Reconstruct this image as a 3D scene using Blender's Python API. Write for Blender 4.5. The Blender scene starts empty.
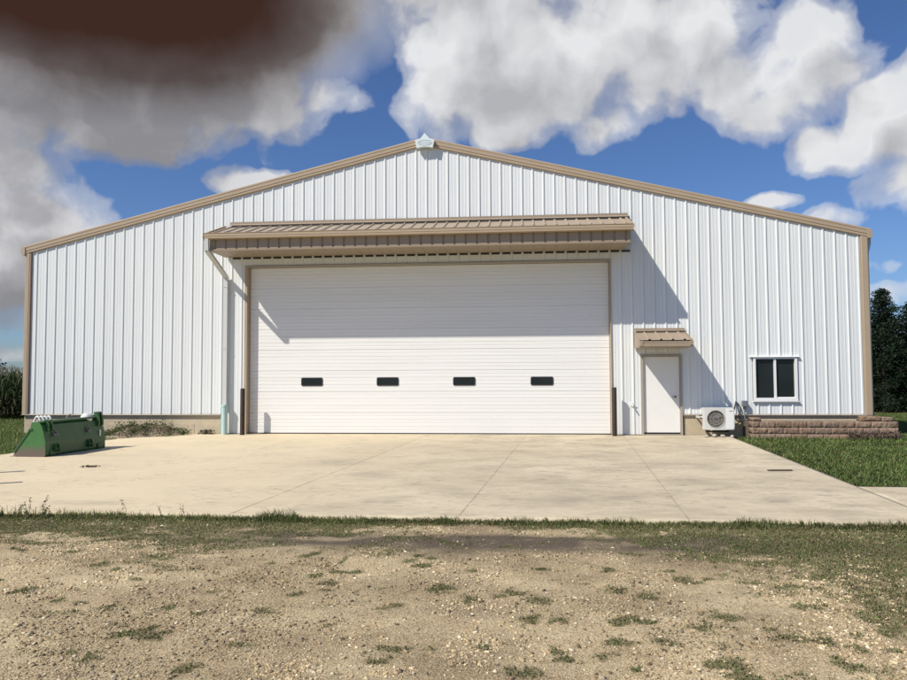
import bpy, math, random
import numpy as np
from mathutils import Vector, Matrix
random.seed(7)
rng = np.random.default_rng(11)
SC = bpy.context.scene
COL = SC.collection
R = math.radians

# ------------------------------------------------------------------ camera
CX, CD, CH, YAW, PITCH, ROLL, FPX = 2.7207, 21.045, 1.658, 0.0905, 0.0490, -0.0044, 739.86
def basis():
    f = Vector((-math.sin(YAW)*math.cos(PITCH), math.cos(YAW)*math.cos(PITCH), math.sin(PITCH)))
    r = f.cross(Vector((0, 0, 1))).normalized(); u = r.cross(f)
    r2 = r*math.cos(ROLL)+u*math.sin(ROLL); u2 = -r*math.sin(ROLL)+u*math.cos(ROLL)
    return f, r2, u2
F_, R_, U_ = basis()
cam = bpy.data.objects.new('camera', bpy.data.cameras.new('camera'))
COL.objects.link(cam)
m = Matrix((R_, U_, -F_)).transposed().to_4x4()
m.translation = Vector((CX, -CD, CH))
cam.matrix_world = m
cam.data.sensor_width = 36; cam.data.lens = FPX/907*36; cam.data.clip_end = 3000; cam.data.clip_start = .05
SC.camera = cam

# ------------------------------------------------------------------ helpers
def link(o, parent=None):
    COL.objects.link(o)
    if parent: o.parent = parent
    return o
def tag(o, label=None, cat=None, group=None, kind=None):
    if label: o['label'] = label
    if cat: o['category'] = cat
    if group: o['group'] = group
    if kind: o['kind'] = kind
    return o
def empty(name, loc=(0, 0, 0), rz=0):
    o = bpy.data.objects.new(name, None); o.location = loc; o.rotation_euler = (0, 0, rz); o.empty_display_size = .2
    return link(o)

class MB:
    def __init__(s): s.v = []; s.f = []
    def add(s, v, f):
        n = len(s.v); s.v += [tuple(p) for p in v]; s.f += [tuple(i+n for i in q) for q in f]
    def box(s, x0, x1, y0, y1, z0, z1):
        s.add([(x0,y0,z0),(x1,y0,z0),(x1,y1,z0),(x0,y1,z0),(x0,y0,z1),(x1,y0,z1),(x1,y1,z1),(x0,y1,z1)],
              [(0,3,2,1),(4,5,6,7),(0,1,5,4),(1,2,6,5),(2,3,7,6),(3,0,4,7)])
        return s
    def bbox(s, x0, x1, y0, y1, z0, z1, b=.005):
        # chamfered box (vertical+horizontal edges) as convex shape: three nested boxes' hull
        v = []
        for z, i in ((z0, b), (z0+b, 0), (z1-b, 0), (z1, b)):
            a0, a1, c0, c1 = x0+i, x1-i, y0+i, y1-i
            v += [(a0+b,c0,z),(a1-b,c0,z),(a1,c0+b,z),(a1,c1-b,z),(a1-b,c1,z),(a0+b,c1,z),(a0,c1-b,z),(a0,c0+b,z)]
        f = [tuple(range(7, -1, -1)), tuple(range(24, 32))]
        for l in range(3):
            for i in range(8):
                j = (i+1) % 8
                f.append((l*8+i, l*8+j, l*8+8+j, l*8+8+i))
        s.add(v, f); return s
    def extr(s, poly, a, b, axis='x', closed=True, caps=True, fn=None):
        """poly: list of 2D; axis x -> (y,z); y -> (x,z); z -> (x,y)"""
        n = len(poly)
        def mk(t, p):
            if axis == 'x': return (t, p[0], p[1])
            if axis == 'y': return (p[0], t, p[1])
            return (p[0], p[1], t)
        v = [mk(a, p) for p in poly]+[mk(b, p) for p in poly]
        if fn: v = [fn(*p) for p in v]
        f = [(i, (i+1) % n, n+(i+1) % n, n+i) for i in range(n if closed else n-1)]
        if caps and closed: f += [tuple(range(n-1, -1, -1)), tuple(range(n, 2*n))]
        s.add(v, f); return s
    def tube(s, pts, r, n=10, caps=True):
        pts = [Vector(p) for p in pts]
        rs = r if isinstance(r, (list, tuple)) else [r]*len(pts)
        base = len(s.v); prev = None
        for i, p in enumerate(pts):
            if i == 0: d = pts[1]-p
            elif i == len(pts)-1: d = p-pts[i-1]
            else: d = (pts[i+1]-p).normalized()+(p-pts[i-1]).normalized()
            d.normalize()
            if prev is None:
                a = d.orthogonal().normalized()
            else:
                a = (prev-d*prev.dot(d)).normalized()
            prev = a; b = d.cross(a)
            for k in range(n):
                t = 2*math.pi*k/n
                s.v.append(tuple(p+(a*math.cos(t)+b*math.sin(t))*rs[i]))
        for i in range(len(pts)-1):
            for k in range(n):
                k2 = (k+1) % n
                s.f.append((base+i*n+k, base+i*n+k2, base+(i+1)*n+k2, base+(i+1)*n+k))
        if caps:
            s.f.append(tuple(base+k for k in range(n-1, -1, -1)))
            s.f.append(tuple(base+(len(pts)-1)*n+k for k in range(n)))
        return s
    def bar(s, p0, p1, w, h, up=(0, -1, 0)):
        p0 = Vector(p0); p1 = Vector(p1); d = (p1-p0).normalized()
        a = d.cross(Vector(up)).normalized(); b = a.cross(d)
        v = []
        for p in (p0, p1):
            for sa, sb in ((-1,-1),(1,-1),(1,1),(-1,1)):
                v.append(p+a*sa*w/2+b*sb*h/2)
        s.add(v, [(3,2,1,0),(4,5,6,7),(0,1,5,4),(1,2,6,5),(2,3,7,6),(3,0,4,7)]); return s
    def build(s, name, mat, parent=None, smooth=False, auto=None):
        me = bpy.data.meshes.new(name); me.from_pydata(s.v, [], s.f)
        import bmesh
        bm = bmesh.new(); bm.from_mesh(me); bmesh.ops.recalc_face_normals(bm, faces=bm.faces); bm.to_mesh(me); bm.free()
        me.materials.append(mat)
        if smooth:
            for p in me.polygons: p.use_smooth = True
            if auto:
                try: me.set_sharp_from_angle(angle=R(auto))
                except Exception: pass
        me.update()
        return link(bpy.data.objects.new(name, me), parent)

def np_mesh(name, V, F, mat, parent=None, col=None, attrs=None, smooth=False, nogive=False):
    """V (n,3), F (m,k) uniform polygon size"""
    me = bpy.data.meshes.new(name)
    V = np.asarray(V, dtype=np.float32); F = np.asarray(F, dtype=np.int32)
    k = F.shape[1]
    me.vertices.add(len(V)); me.vertices.foreach_set('co', V.ravel())
    me.loops.add(F.size); me.loops.foreach_set('vertex_index', F.ravel())
    me.polygons.add(len(F)); me.polygons.foreach_set('loop_start', np.arange(0, F.size, k, dtype=np.int32))
    if smooth: me.polygons.foreach_set('use_smooth', np.ones(len(F), dtype=bool))
    me.update(calc_edges=True)
    if col is not None:
        a = me.color_attributes.new('tint', 'FLOAT_COLOR', 'POINT')
        c = np.ones((len(V), 4), dtype=np.float32); c[:, :3] = col
        a.data.foreach_set('color', c.ravel())
    me.materials.append(mat)
    if nogive: return me
    return link(bpy.data.objects.new(name, me), parent)

_tab = {}
def vnoise(x, y, scale, seed=0):
    if seed not in _tab: _tab[seed] = np.random.default_rng(1000+seed).random((256, 256))
    T = _tab[seed]
    x = np.asarray(x)/scale+37.3; y = np.asarray(y)/scale+91.7
    xi = np.floor(x).astype(int); yi = np.floor(y).astype(int); fx = x-xi; fy = y-yi
    fx = fx*fx*(3-2*fx); fy = fy*fy*(3-2*fy)
    a = T[xi % 256, yi % 256]; b = T[(xi+1) % 256, yi % 256]; c = T[xi % 256, (yi+1) % 256]; d = T[(xi+1) % 256, (yi+1) % 256]
    return (a*(1-fx)+b*fx)*(1-fy)+(c*(1-fx)+d*fx)*fy
def fbm(x, y, scale, seed=0, oct=4):
    s = 0; a = 1; t = 0
    for o in range(oct):
        s = s+a*vnoise(x, y, scale/2**o, seed+o); t += a; a *= .55
    return s/t
def sstep(a, b, x):
    t = np.clip((x-a)/(b-a), 0, 1); return t*t*(3-2*t)

# ------------------------------------------------------------------ materials
def nodes(mat):
    nt = mat.node_tree; return nt, nt.nodes, nt.links
def ramp(nt, stops, interp='LINEAR'):
    n = nt.nodes.new('ShaderNodeValToRGB'); cr = n.color_ramp; cr.interpolation = interp
    while len(cr.elements) < len(stops): cr.elements.new(.5)
    for e, (p, c) in zip(cr.elements, stops):
        e.position = p; e.color = (c, c, c, 1) if isinstance(c, (int, float)) else (*c, 1)
    return n
def noise(nt, scale, detail=4, rough=.55, vec=None, dim='3D'):
    n = nt.nodes.new('ShaderNodeTexNoise'); n.inputs['Scale'].default_value = scale
    n.inputs['Detail'].default_value = detail; n.inputs['Roughness'].default_value = rough
    if vec is not None: nt.links.new(vec, n.inputs['Vector'])
    return n
def objvec(nt, scale=(1, 1, 1)):
    g = nt.nodes.new('ShaderNodeNewGeometry')
    mp = nt.nodes.new('ShaderNodeMapping'); mp.inputs['Scale'].default_value = scale
    nt.links.new(g.outputs['Position'], mp.inputs['Vector']); return mp.outputs[0]
def mixc(nt, fac, a, b, mode='MIX'):
    n = nt.nodes.new('ShaderNodeMix'); n.data_type = 'RGBA'; n.blend_type = mode
    for sock, val in ((n.inputs[0], fac), (n.inputs[6], a), (n.inputs[7], b)):
        if hasattr(val, 'links'): nt.links.new(val, sock)
        elif isinstance(val, (int, float)): sock.default_value = val if sock == n.inputs[0] else (val, val, val, 1)
        else: sock.default_value = (*val, 1)
    return n.outputs[2]
def math_(nt, op, a, b=None, c=None, clamp=False):
    n = nt.nodes.new('ShaderNodeMath'); n.operation = op; n.use_clamp = clamp
    for i, v in enumerate((a, b, c)):
        if v is None: continue
        if hasattr(v, 'links'): nt.links.new(v, n.inputs[i])
        else: n.inputs[i].default_value = v
    return n.outputs[0]

def M(name, color, rough=.6, metal=0, var=.08, nscale=3.0, stretch=(1, 1, 1), bump=0, bscale=40, dirt=None, dirt_amt=.3, dirt_scale=1.5, spec=.5, attr=False, transl=0):
    mt = bpy.data.materials.new(name); mt.use_nodes = True
    nt, N, L = nodes(mt); b = N['Principled BSDF']
    b.inputs['Roughness'].default_value = rough; b.inputs['Metallic'].default_value = metal
    b.inputs['Specular IOR Level'].default_value = spec
    v = objvec(nt, stretch)
    n1 = noise(nt, nscale, 5, .6, v)
    rp = ramp(nt, [(.25, 1-var), (.75, 1+var)]); L.new(n1.outputs[0], rp.inputs[0])
    col = mixc(nt, 1.0, color, rp.outputs[0], 'MULTIPLY')
    if attr:
        at = N.new('ShaderNodeAttribute'); at.attribute_name = 'tint'
        col = mixc(nt, 1.0, col, at.outputs['Color'], 'MULTIPLY')
    if dirt:
        n2 = noise(nt, dirt_scale, 6, .65, v)
        r2 = ramp(nt, [(.45, 0.0), (.75, dirt_amt)]); L.new(n2.outputs[0], r2.inputs[0])
        col = mixc(nt, r2.outputs[0], col, dirt)
    L.new(col, b.inputs['Base Color'])
    if bump:
        n3 = noise(nt, bscale, 4, .6, objvec(nt))
        bp = N.new('ShaderNodeBump'); bp.inputs['Strength'].default_value = bump; bp.inputs['Distance'].default_value = .02
        L.new(n3.outputs[0], bp.inputs['Height']); L.new(bp.outputs[0], b.inputs['Normal'])
    if transl:
        tr = N.new('ShaderNodeBsdfTranslucent'); L.new(col, tr.inputs[0])
        mx = N.new('ShaderNodeMixShader'); mx.inputs[0].default_value = transl
        L.new(b.outputs[0], mx.inputs[1]); L.new(tr.outputs[0], mx.inputs[2]); L.new(mx.outputs[0], N['Material Output'].inputs[0])
    return mt

# white ribbed steel: faint vertical streaks, dirt splashed up from the ground
def siding_mat():
    mt = bpy.data.materials.new('white_painted_steel'); mt.use_nodes = True
    nt, N, L = nodes(mt); b = N['Principled BSDF']; b.inputs['Roughness'].default_value = .42
    v = objvec(nt, (6, 6, .25)); n1 = noise(nt, 1.2, 5, .6, v)
    rp = ramp(nt, [(.3, (.725, .745, .735)), (.7, (.765, .785, .775))]); L.new(n1.outputs[0], rp.inputs[0])
    g = N.new('ShaderNodeNewGeometry'); sp = N.new('ShaderNodeSeparateXYZ'); L.new(g.outputs['Position'], sp.inputs[0])
    mr = N.new('ShaderNodeMapRange'); mr.inputs[1].default_value = 1.1; mr.inputs[2].default_value = 0.0; mr.inputs[3].default_value = 0; mr.inputs[4].default_value = 1
    L.new(sp.outputs[2], mr.inputs[0])
    n2 = noise(nt, 7, 5, .7, objvec(nt, (1, 1, .6)))
    d = math_(nt, 'MULTIPLY', math_(nt, 'POWER', mr.outputs[0], 2.0), n2.outputs[0])
    d = math_(nt, 'MULTIPLY', d, .42, clamp=True)
    c = mixc(nt, d, rp.outputs[0], (.45, .40, .32))
    # each cover sheet (3 ft) has a slightly different tone
    px = math_(nt, 'FLOOR', math_(nt, 'DIVIDE', math_(nt, 'ADD', sp.outputs[0], 50.05), .915))
    wn = N.new('ShaderNodeTexWhiteNoise'); wn.noise_dimensions = '1D'; L.new(px, wn.inputs['W'])
    tone = math_(nt, 'MULTIPLY_ADD', wn.outputs[0], .045, .965)
    c = mixc(nt, 1.0, c, tone, 'MULTIPLY')
    L.new(c, b.inputs['Base Color'])
    n3 = noise(nt, 1.6, 3, .5, objvec(nt, (1.5, 1.5, .5)))
    bp = N.new('ShaderNodeBump'); bp.inputs['Strength'].default_value = .25; bp.inputs['Distance'].default_value = .03
    L.new(n3.outputs[0], bp.inputs['Height']); L.new(bp.outputs[0], b.inputs['Normal'])
    return mt
m_side = siding_mat()
m_door = M('overhead_door_steel', (.80, .795, .765), .45, var=.025, nscale=.8, stretch=(.3, 1, 3), dirt=(.55, .53, .47), dirt_amt=.12, dirt_scale=.9)
m_mandoor = M('entry_door_paint', (.80, .79, .75), .4, var=.02, nscale=1, dirt=(.6, .57, .5), dirt_amt=.12, dirt_scale=3)
m_tan = M('tan_trim', (.42, .325, .22), .45, var=.05, nscale=2, bump=.03, bscale=3)
m_tan2 = M('tan_canopy_steel', (.33, .26, .185), .48, var=.06, nscale=2.5, bump=.03, bscale=4)
m_brown = M('brown_trim', (.16, .10, .075), .5, var=.1)
m_frame = M('greige_frame', (.36, .32, .27), .5, var=.06)
m_galv = M('galvanised_roof', (.52, .53, .53), .4, .4, var=.06)
m_whitepl = M('white_vinyl', (.80, .80, .79), .35, var=.02)
m_offwhite = M('off_white_enamel', (.62, .62, .58), .4, var=.04, dirt=(.4, .37, .3), dirt_amt=.2)
m_black = M('black_rubber', (.02, .02, .02), .6, var=.15)
m_dark = M('dark_void', (.006, .006, .006), .9)
m_rust = M('rusty_brown_pipe', (.032, .022, .017), .75, var=.35, nscale=12, bump=.15, bscale=60, dirt=(.07, .038, .022), dirt_amt=.5, dirt_scale=8)
m_grey = M('grey_plastic', (.16, .17, .18), .5, var=.08)
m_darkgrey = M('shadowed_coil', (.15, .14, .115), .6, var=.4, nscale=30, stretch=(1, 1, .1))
m_teal = M('pale_teal_pvc', (.42, .60, .58), .4, var=.08, dirt=(.55, .57, .53), dirt_amt=.3, dirt_scale=6)
m_wdown = M('white_downspout', (.60, .61, .59), .4, var=.05, dirt=(.4, .38, .33), dirt_amt=.3, dirt_scale=3)
m_steel = M('worn_steel', (.3, .28, .26), .5, .6, var=.2, nscale=10)
m_hose = M('white_hose', (.75, .75, .72), .5, var=.05)
m_stone = M('pale_rock', (.42, .38, .33), .9, var=.25, nscale=15, bump=.3, bscale=40)
m_bark = M('bark', (.07, .055, .04), .9, var=.3, nscale=8, bump=.5, bscale=20)
m_leaf = M('foliage', (1, 1, 1), .65, var=.15, nscale=2, attr=True, transl=.25, spec=.25)
m_grass = M('grass_blades', (1, 1, 1), .6, var=.12, nscale=.8, attr=True, transl=.3, spec=.25)
m_pebble = M('gravel_stones', (1, 1, 1), .9, var=.12, nscale=60, attr=True, bump=.2, bscale=150, spec=.08)
m_copper = M('line_insulation', (.05, .05, .05), .7, var=.1)

def glass(name, tint=(.012, .016, .017)):
    mt = bpy.data.materials.new(name); mt.use_nodes = True
    nt, N, L = nodes(mt); b = N['Principled BSDF']
    n = noise(nt, 1.3, 2, .5, objvec(nt)); rp = ramp(nt, [(.3, tint), (.7, tuple(c*1.6 for c in tint))])
    L.new(n.outputs[0], rp.inputs[0]); L.new(rp.outputs[0], b.inputs['Base Color'])
    b.inputs['Roughness'].default_value = .12; b.inputs['Specular IOR Level'].default_value = .35
    bp = N.new('ShaderNodeBump'); bp.inputs['Strength'].default_value = .05; L.new(n.outputs[0], bp.inputs['Height']); L.new(bp.outputs[0], b.inputs['Normal'])
    return mt
m_glass = glass('dark_glass')

def concrete_mat(name, c0, c1, stain, slab=False):
    mt = bpy.data.materials.new(name); mt.use_nodes = True
    nt, N, L = nodes(mt); b = N['Principled BSDF']; b.inputs['Roughness'].default_value = .88; b.inputs['Specular IOR Level'].default_value = .25
    v = objvec(nt)
    n1 = noise(nt, .35, 6, .62, v); r1 = ramp(nt, [(.35, c0), (.68, c1)]); L.new(n1.outputs[0], r1.inputs[0])
    n2 = noise(nt, 9, 6, .7, v); r2 = ramp(nt, [(.3, .90), (.7, 1.07)]); L.new(n2.outputs[0], r2.inputs[0])
    c = mixc(nt, 1, r1.outputs[0], r2.outputs[0], 'MULTIPLY')
    if slab:
        # streaky dirt dragged across the apron and darker tyre scuffs
        n3 = noise(nt, 1.0, 7, .68, objvec(nt, (.8, 1.15, 1))); r3 = ramp(nt, [(.46, 0), (.66, .85)]); L.new(n3.outputs[0], r3.inputs[0])
        c = mixc(nt, r3.outputs[0], c, stain)
        n4 = noise(nt, 2.6, 5, .75, objvec(nt, (.8, 1.4, 1))); r4 = ramp(nt, [(.56, 0), (.66, .65)]); L.new(n4.outputs[0], r4.inputs[0])
        n5 = noise(nt, .28, 2, .5, v); r5 = ramp(nt, [(.40, 0), (.54, 1)]); L.new(n5.outputs[0], r5.inputs[0])
        c = mixc(nt, math_(nt, 'MULTIPLY', r4.outputs[0], r5.outputs[0]), c, (.235, .205, .165))
        # small pits
        vr = N.new('ShaderNodeTexVoronoi'); vr.inputs['Scale'].default_value = 5; L.new(v, vr.inputs['Vector'])
        r6 = ramp(nt, [(.0, .55), (.035, .4), (.06, 0)]); L.new(vr.outputs['Distance'], r6.inputs[0])
        c = mixc(nt, math_(nt, 'MULTIPLY', r6.outputs[0], n4.outputs[0]), c, (.12, .10, .08))
        at = N.new('ShaderNodeAttribute'); at.attribute_name = 'tint'
        sp = N.new('ShaderNodeSeparateColor'); L.new(at.outputs['Color'], sp.inputs[0])
        # yellow dust tracked over the left half
        n8 = noise(nt, .6, 4, .6, v)
        dust = math_(nt, 'MULTIPLY', sp.outputs[1], math_(nt, 'MULTIPLY_ADD', n8.outputs[0], 1.2, .2), clamp=True)
        c = mixc(nt, dust, c, (.655, .55, .37))
        # fine scuffs, drips and gravel crumbs
        n9 = noise(nt, 5.5, 6, .78, objvec(nt, (.75, 1.5, 1))); r9 = ramp(nt, [(.54, 0), (.64, .8)]); L.new(n9.outputs[0], r9.inputs[0])
        n10 = noise(nt, .8, 3, .5, v); r10 = ramp(nt, [(.42, .1), (.6, 1)]); L.new(n10.outputs[0], r10.inputs[0])
        c = mixc(nt, math_(nt, 'MULTIPLY', r9.outputs[0], r10.outputs[0]), c, (.27, .225, .165))
        vr2 = N.new('ShaderNodeTexVoronoi'); vr2.inputs['Scale'].default_value = 11; L.new(v, vr2.inputs['Vector'])
        r11 = ramp(nt, [(.0, .8), (.07, .6), (.12, 0)]); L.new(vr2.outputs['Distance'], r11.inputs[0])
        c = mixc(nt, math_(nt, 'MULTIPLY', r11.outputs[0], r10.outputs[0]), c, (.25, .20, .145))
        ps = N.new('ShaderNodeSeparateXYZ'); L.new(v, ps.inputs[0])
        base = math_(nt, 'MULTIPLY_ADD', ps.outputs[1], -.0735, ps.outputs[0])
        nj = noise(nt, 1.7, 4, .7, v); wj = noise(nt, 14, 3, .6, v)
        for k_, (c_, st_) in enumerate(((.09, .75), (2.87, .55), (5.53, .42))):
            dj = math_(nt, 'ABSOLUTE', math_(nt, 'ADD', math_(nt, 'SUBTRACT', base, c_), math_(nt, 'MULTIPLY_ADD', wj.outputs[0], .012, -.006)))
            mr_ = N.new('ShaderNodeMapRange'); mr_.inputs[1].default_value = .016; mr_.inputs[2].default_value = .005; mr_.inputs[3].default_value = 0; mr_.inputs[4].default_value = st_; L.new(dj, mr_.inputs[0])
            fd = ramp(nt, [(.36, .25), (.56, 1)]); L.new(nj.outputs[0], fd.inputs[0])
            c = mixc(nt, math_(nt, 'MULTIPLY', mr_.outputs[0], fd.outputs[0]), c, (.17, .14, .10))
        # a hairline crack wandering across the left half
        cr_ = noise(nt, .9, 5, .6, v)
        dcy = math_(nt, 'ABSOLUTE', math_(nt, 'ADD', math_(nt, 'ADD', ps.outputs[1], 6.9), math_(nt, 'MULTIPLY_ADD', cr_.outputs[0], .9, -.45)))
        mr_ = N.new('ShaderNodeMapRange'); mr_.inputs[1].default_value = .022; mr_.inputs[2].default_value = .006; mr_.inputs[3].default_value = 0; mr_.inputs[4].default_value = .6; L.new(dcy, mr_.inputs[0])
        fd2 = ramp(nt, [(.50, 0), (.58, 1)]); L.new(n4.outputs[0], fd2.inputs[0])
        c = mixc(nt, math_(nt, 'MULTIPLY', math_(nt, 'MULTIPLY', mr_.outputs[0], fd2.outputs[0]), sp.outputs[1]), c, (.24, .19, .13))
        c = mixc(nt, math_(nt, 'MULTIPLY', sp.outputs[0], math_(nt, 'MULTIPLY_ADD', n4.outputs[0], 2.4, -.5, clamp=True)), c, (.24, .21, .17))
    else:
        n3 = noise(nt, 1.3, 6, .65, objvec(nt, (1.3, 1.3, .5))); r3 = ramp(nt, [(.5, 0), (.75, .6)]); L.new(n3.outputs[0], r3.inputs[0])
        c = mixc(nt, r3.outputs[0], c, stain)
    L.new(c, b.inputs['Base Color'])
    n7 = noise(nt, 60, 4, .7, v); bp = N.new('ShaderNodeBump'); bp.inputs['Strength'].default_value = .35; bp.inputs['Distance'].default_value = .006
    L.new(n7.outputs[0], bp.inputs['Height']); L.new(bp.outputs[0], b.inputs['Normal'])
    return mt
m_slab = concrete_mat('apron_concrete', (.49, .415, .29), (.61, .525, .375), (.37, .315, .225), True)
m_found = concrete_mat('foundation_concrete', (.45, .375, .265), (.58, .49, .345), (.34, .29, .22))

def ground_mat():
    mt = bpy.data.materials.new('gravelly_ground'); mt.use_nodes = True
    nt, N, L = nodes(mt); b = N['Principled BSDF']; b.inputs['Roughness'].default_value = .95; b.inputs['Specular IOR Level'].default_value = .15
    v = objvec(nt)
    at = N.new('ShaderNodeAttribute'); at.attribute_name = 'tint'; sp = N.new('ShaderNodeSeparateColor'); L.new(at.outputs['Color'], sp.inputs[0])
    n1 = noise(nt, 1.1, 6, .65, v); r1 = ramp(nt, [(.3, (.22, .155, .085)), (.48, (.38, .29, .165)), (.66, (.54, .435, .26))]); L.new(n1.outputs[0], r1.inputs[0])
    n2 = noise(nt, 45, 5, .75, v); r2 = ramp(nt, [(.3, .5), (.5, 1.0), (.72, 1.4)]); L.new(n2.outputs[0], r2.inputs[0])
    grav = mixc(nt, 1, r1.outputs[0], r2.outputs[0], 'MULTIPLY')
    vr = N.new('ShaderNodeTexVoronoi'); vr.inputs['Scale'].default_value = 62; L.new(v, vr.inputs['Vector'])
    vrb = N.new('ShaderNodeTexVoronoi'); vrb.inputs['Scale'].default_value = 135; L.new(v, vrb.inputs['Vector'])
    rb_ = ramp(nt, [(0, .62), (.5, 1.0), (1, 1.35)]); L.new(vrb.outputs['Color'], rb_.inputs[0])
    grav = mixc(nt, 1, grav, rb_.outputs[0], 'MULTIPLY')
    hs = ramp(nt, [(0, (.20, .15, .09)), (.35, (.46, .37, .235)), (.7, (.62, .53, .37)), (1, (.13, .10, .07))]); L.new(vr.outputs['Color'], hs.inputs[0])
    rv = ramp(nt, [(.25, .75), (.6, 0)]); L.new(vr.outputs['Distance'], rv.inputs[0])
    grav = mixc(nt, rv.outputs[0], grav, hs.outputs[0])
    nL = noise(nt, .55, 5, .62, objvec(nt, (.6, 1.3, 1))); rL = ramp(nt, [(.36, .74), (.5, 1.0), (.64, 1.14)]); L.new(nL.outputs[0], rL.inputs[0])
    grav = mixc(nt, 1, grav, rL.outputs[0], 'MULTIPLY')
    soil = ramp(nt, [(.3, (.065, .050, .036)), (.7, (.155, .122, .088))]); L.new(n2.outputs[0], soil.inputs[0])
    gr = ramp(nt, [(.3, (.060, .062, .026)), (.7, (.145, .130, .062))]); L.new(n2.outputs[0], gr.inputs[0])
    c = mixc(nt, sp.outputs[1], grav, soil.outputs[0])
    c = mixc(nt, sp.outputs[0], c, gr.outputs[0])
    L.new(c, b.inputs['Base Color'])
    hh = math_(nt, 'ADD', math_(nt, 'MULTIPLY', n2.outputs[0], .6), math_(nt, 'MULTIPLY', vr.outputs['Distance'], -.5))
    bp = N.new('ShaderNodeBump'); bp.inputs['Strength'].default_value = .8; bp.inputs['Distance'].default_value = .015
    L.new(hh, bp.inputs['Height']); L.new(bp.outputs[0], b.inputs['Normal'])
    return mt
m_ground = ground_mat()
def block_mat():
    mt = M('split_face_block', (.27, .188, .135), .95, var=.3, nscale=5, bump=.6, bscale=45, dirt=(.17, .13, .10), dirt_amt=.5, dirt_scale=4, attr=True, spec=.2)
    return mt
m_block = block_mat()
m_green = M('green_loader_paint', (.034, .108, .034), .45, var=.15, nscale=4, dirt=(.055, .085, .045), dirt_amt=.3, dirt_scale=5)
def side_plate_mat():
    mt = bpy.data.materials.new('green_paint_worn_low'); mt.use_nodes = True
    nt, N, L = nodes(mt); b = N['Principled BSDF']; b.inputs['Roughness'].default_value = .5
    g = N.new('ShaderNodeNewGeometry'); s = N.new('ShaderNodeSeparateXYZ'); L.new(g.outputs['Position'], s.inputs[0])
    n = noise(nt, 9, 5, .7, objvec(nt))
    z = math_(nt, 'ADD', s.outputs[2], math_(nt, 'MULTIPLY', n.outputs[0], .14))
    rp = ramp(nt, [(.16, 1), (.34, 0)]); L.new(z, rp.inputs[0])
    rg = ramp(nt, [(.3, (.036, .125, .032)), (.7, (.055, .165, .045))]); L.new(n.outputs[0], rg.inputs[0])
    L.new(mixc(nt, rp.outputs[0], rg.outputs[0], (.13, .10, .08)), b.inputs['Base Color'])
    return mt
m_green_side = side_plate_mat()

# ------------------------------------------------------------------ metal building
W = 12.19; RECESS = .18; BASE = .59
D0, D1, DH = -5.262, 5.236, 4.887        # overhead door opening
E0, E1, EH = 6.10, 7.12, 2.19            # entry door opening
W0, W1, WZ0, WZ1 = 9.085, 10.25, .945, 2.145
SK0, SK1 = -6.04, 7.14                   # siding runs to the slab between these
def gable(x): return 8.35-.2405*abs(x)

shed = empty('metal_shed', (0, 0, 0))
tag(shed, 'large white ribbed steel farm shed with tan trim, shallow gable roof and big overhead door', 'shed')

def rib_profile(x0, x1, off=.05, pitch=.305):
    """sorted list of (x, y) profile points across the sheet"""
    pts = []
    k0 = int(math.floor((x0-off)/pitch))-1
    k = k0
    while off+k*pitch < x1+pitch:
        c = off+k*pitch
        pts += [(c-.030, 0), (c-.015, -.023), (c+.015, -.023), (c+.026, 0)]
        for mshift in (.108, .197):
            pts += [(c+mshift-.018, 0), (c+mshift-.008, -.0035), (c+mshift+.008, -.0035), (c+mshift+.018, 0)]
        k += 1
    return pts
PROF = rib_profile(-13, 13)
px_ = np.array([p[0] for p in PROF]); py_ = np.array([p[1] for p in PROF])
def prof_y(x): return float(np.interp(x, px_, py_))
def sheet(x0, x1, zlo, zhi, mbuild, y=0.0, extra=()):
    xs = sorted(set([x0, x1]+[x for x in px_ if x0 < x < x1]+[e for e in extra if x0 < e < x1]))
    for a, b in zip(xs[:-1], xs[1:]):
        za, zb = (zlo(a), zlo(b)) if callable(zlo) else (zlo, zlo)
        ta, tb = (zhi(a), zhi(b)) if callable(zhi) else (zhi, zhi)
        mbuild.add([(a, y+prof_y(a), za), (b, y+prof_y(b), zb), (b, y+prof_y(b), tb), (a, y+prof_y(a), ta)], [(0, 1, 2, 3)])
s = MB(); top = lambda x: gable(x)+.05
sheet(-W+.02, SK0, BASE, top, s, extra=(0,))
sheet(SK0, D0-.09, .02, top, s)
sheet(D0-.09, D1+.03, DH+.06, top, s, extra=(0,))
sheet(D1+.03, E0-.05, .02, top, s)
sheet(E0-.05, E1+.05, EH+.05, top, s)
sheet(E1+.05, W0-.03, BASE, top, s)
sheet(W0-.03, W1+.03, BASE, WZ0-.03, s)
sheet(W0-.03, W1+.03, WZ1+.03, top, s)
sheet(W1+.03, W-.02, BASE, top, s)
s.build('front_siding', m_side, shed)
# sill flashing (drip) under the siding
f = MB(); f2 = MB(); f.extr([(0, BASE-.035), (-.045, BASE-.04), (-.05, BASE-.03), (-.045, BASE-.022), (.0, BASE-.002)], -W-.005, SK0, 'x')
f2.extr([(0, BASE-.035), (-.045, BASE-.04), (-.05, BASE-.03), (-.045, BASE-.022), (.0, BASE-.002)], E1+.06, W+.005, 'x')
f.build('base_flashing', m_frame, shed); f2.build('base_flashing', m_frame, shed)
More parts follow.
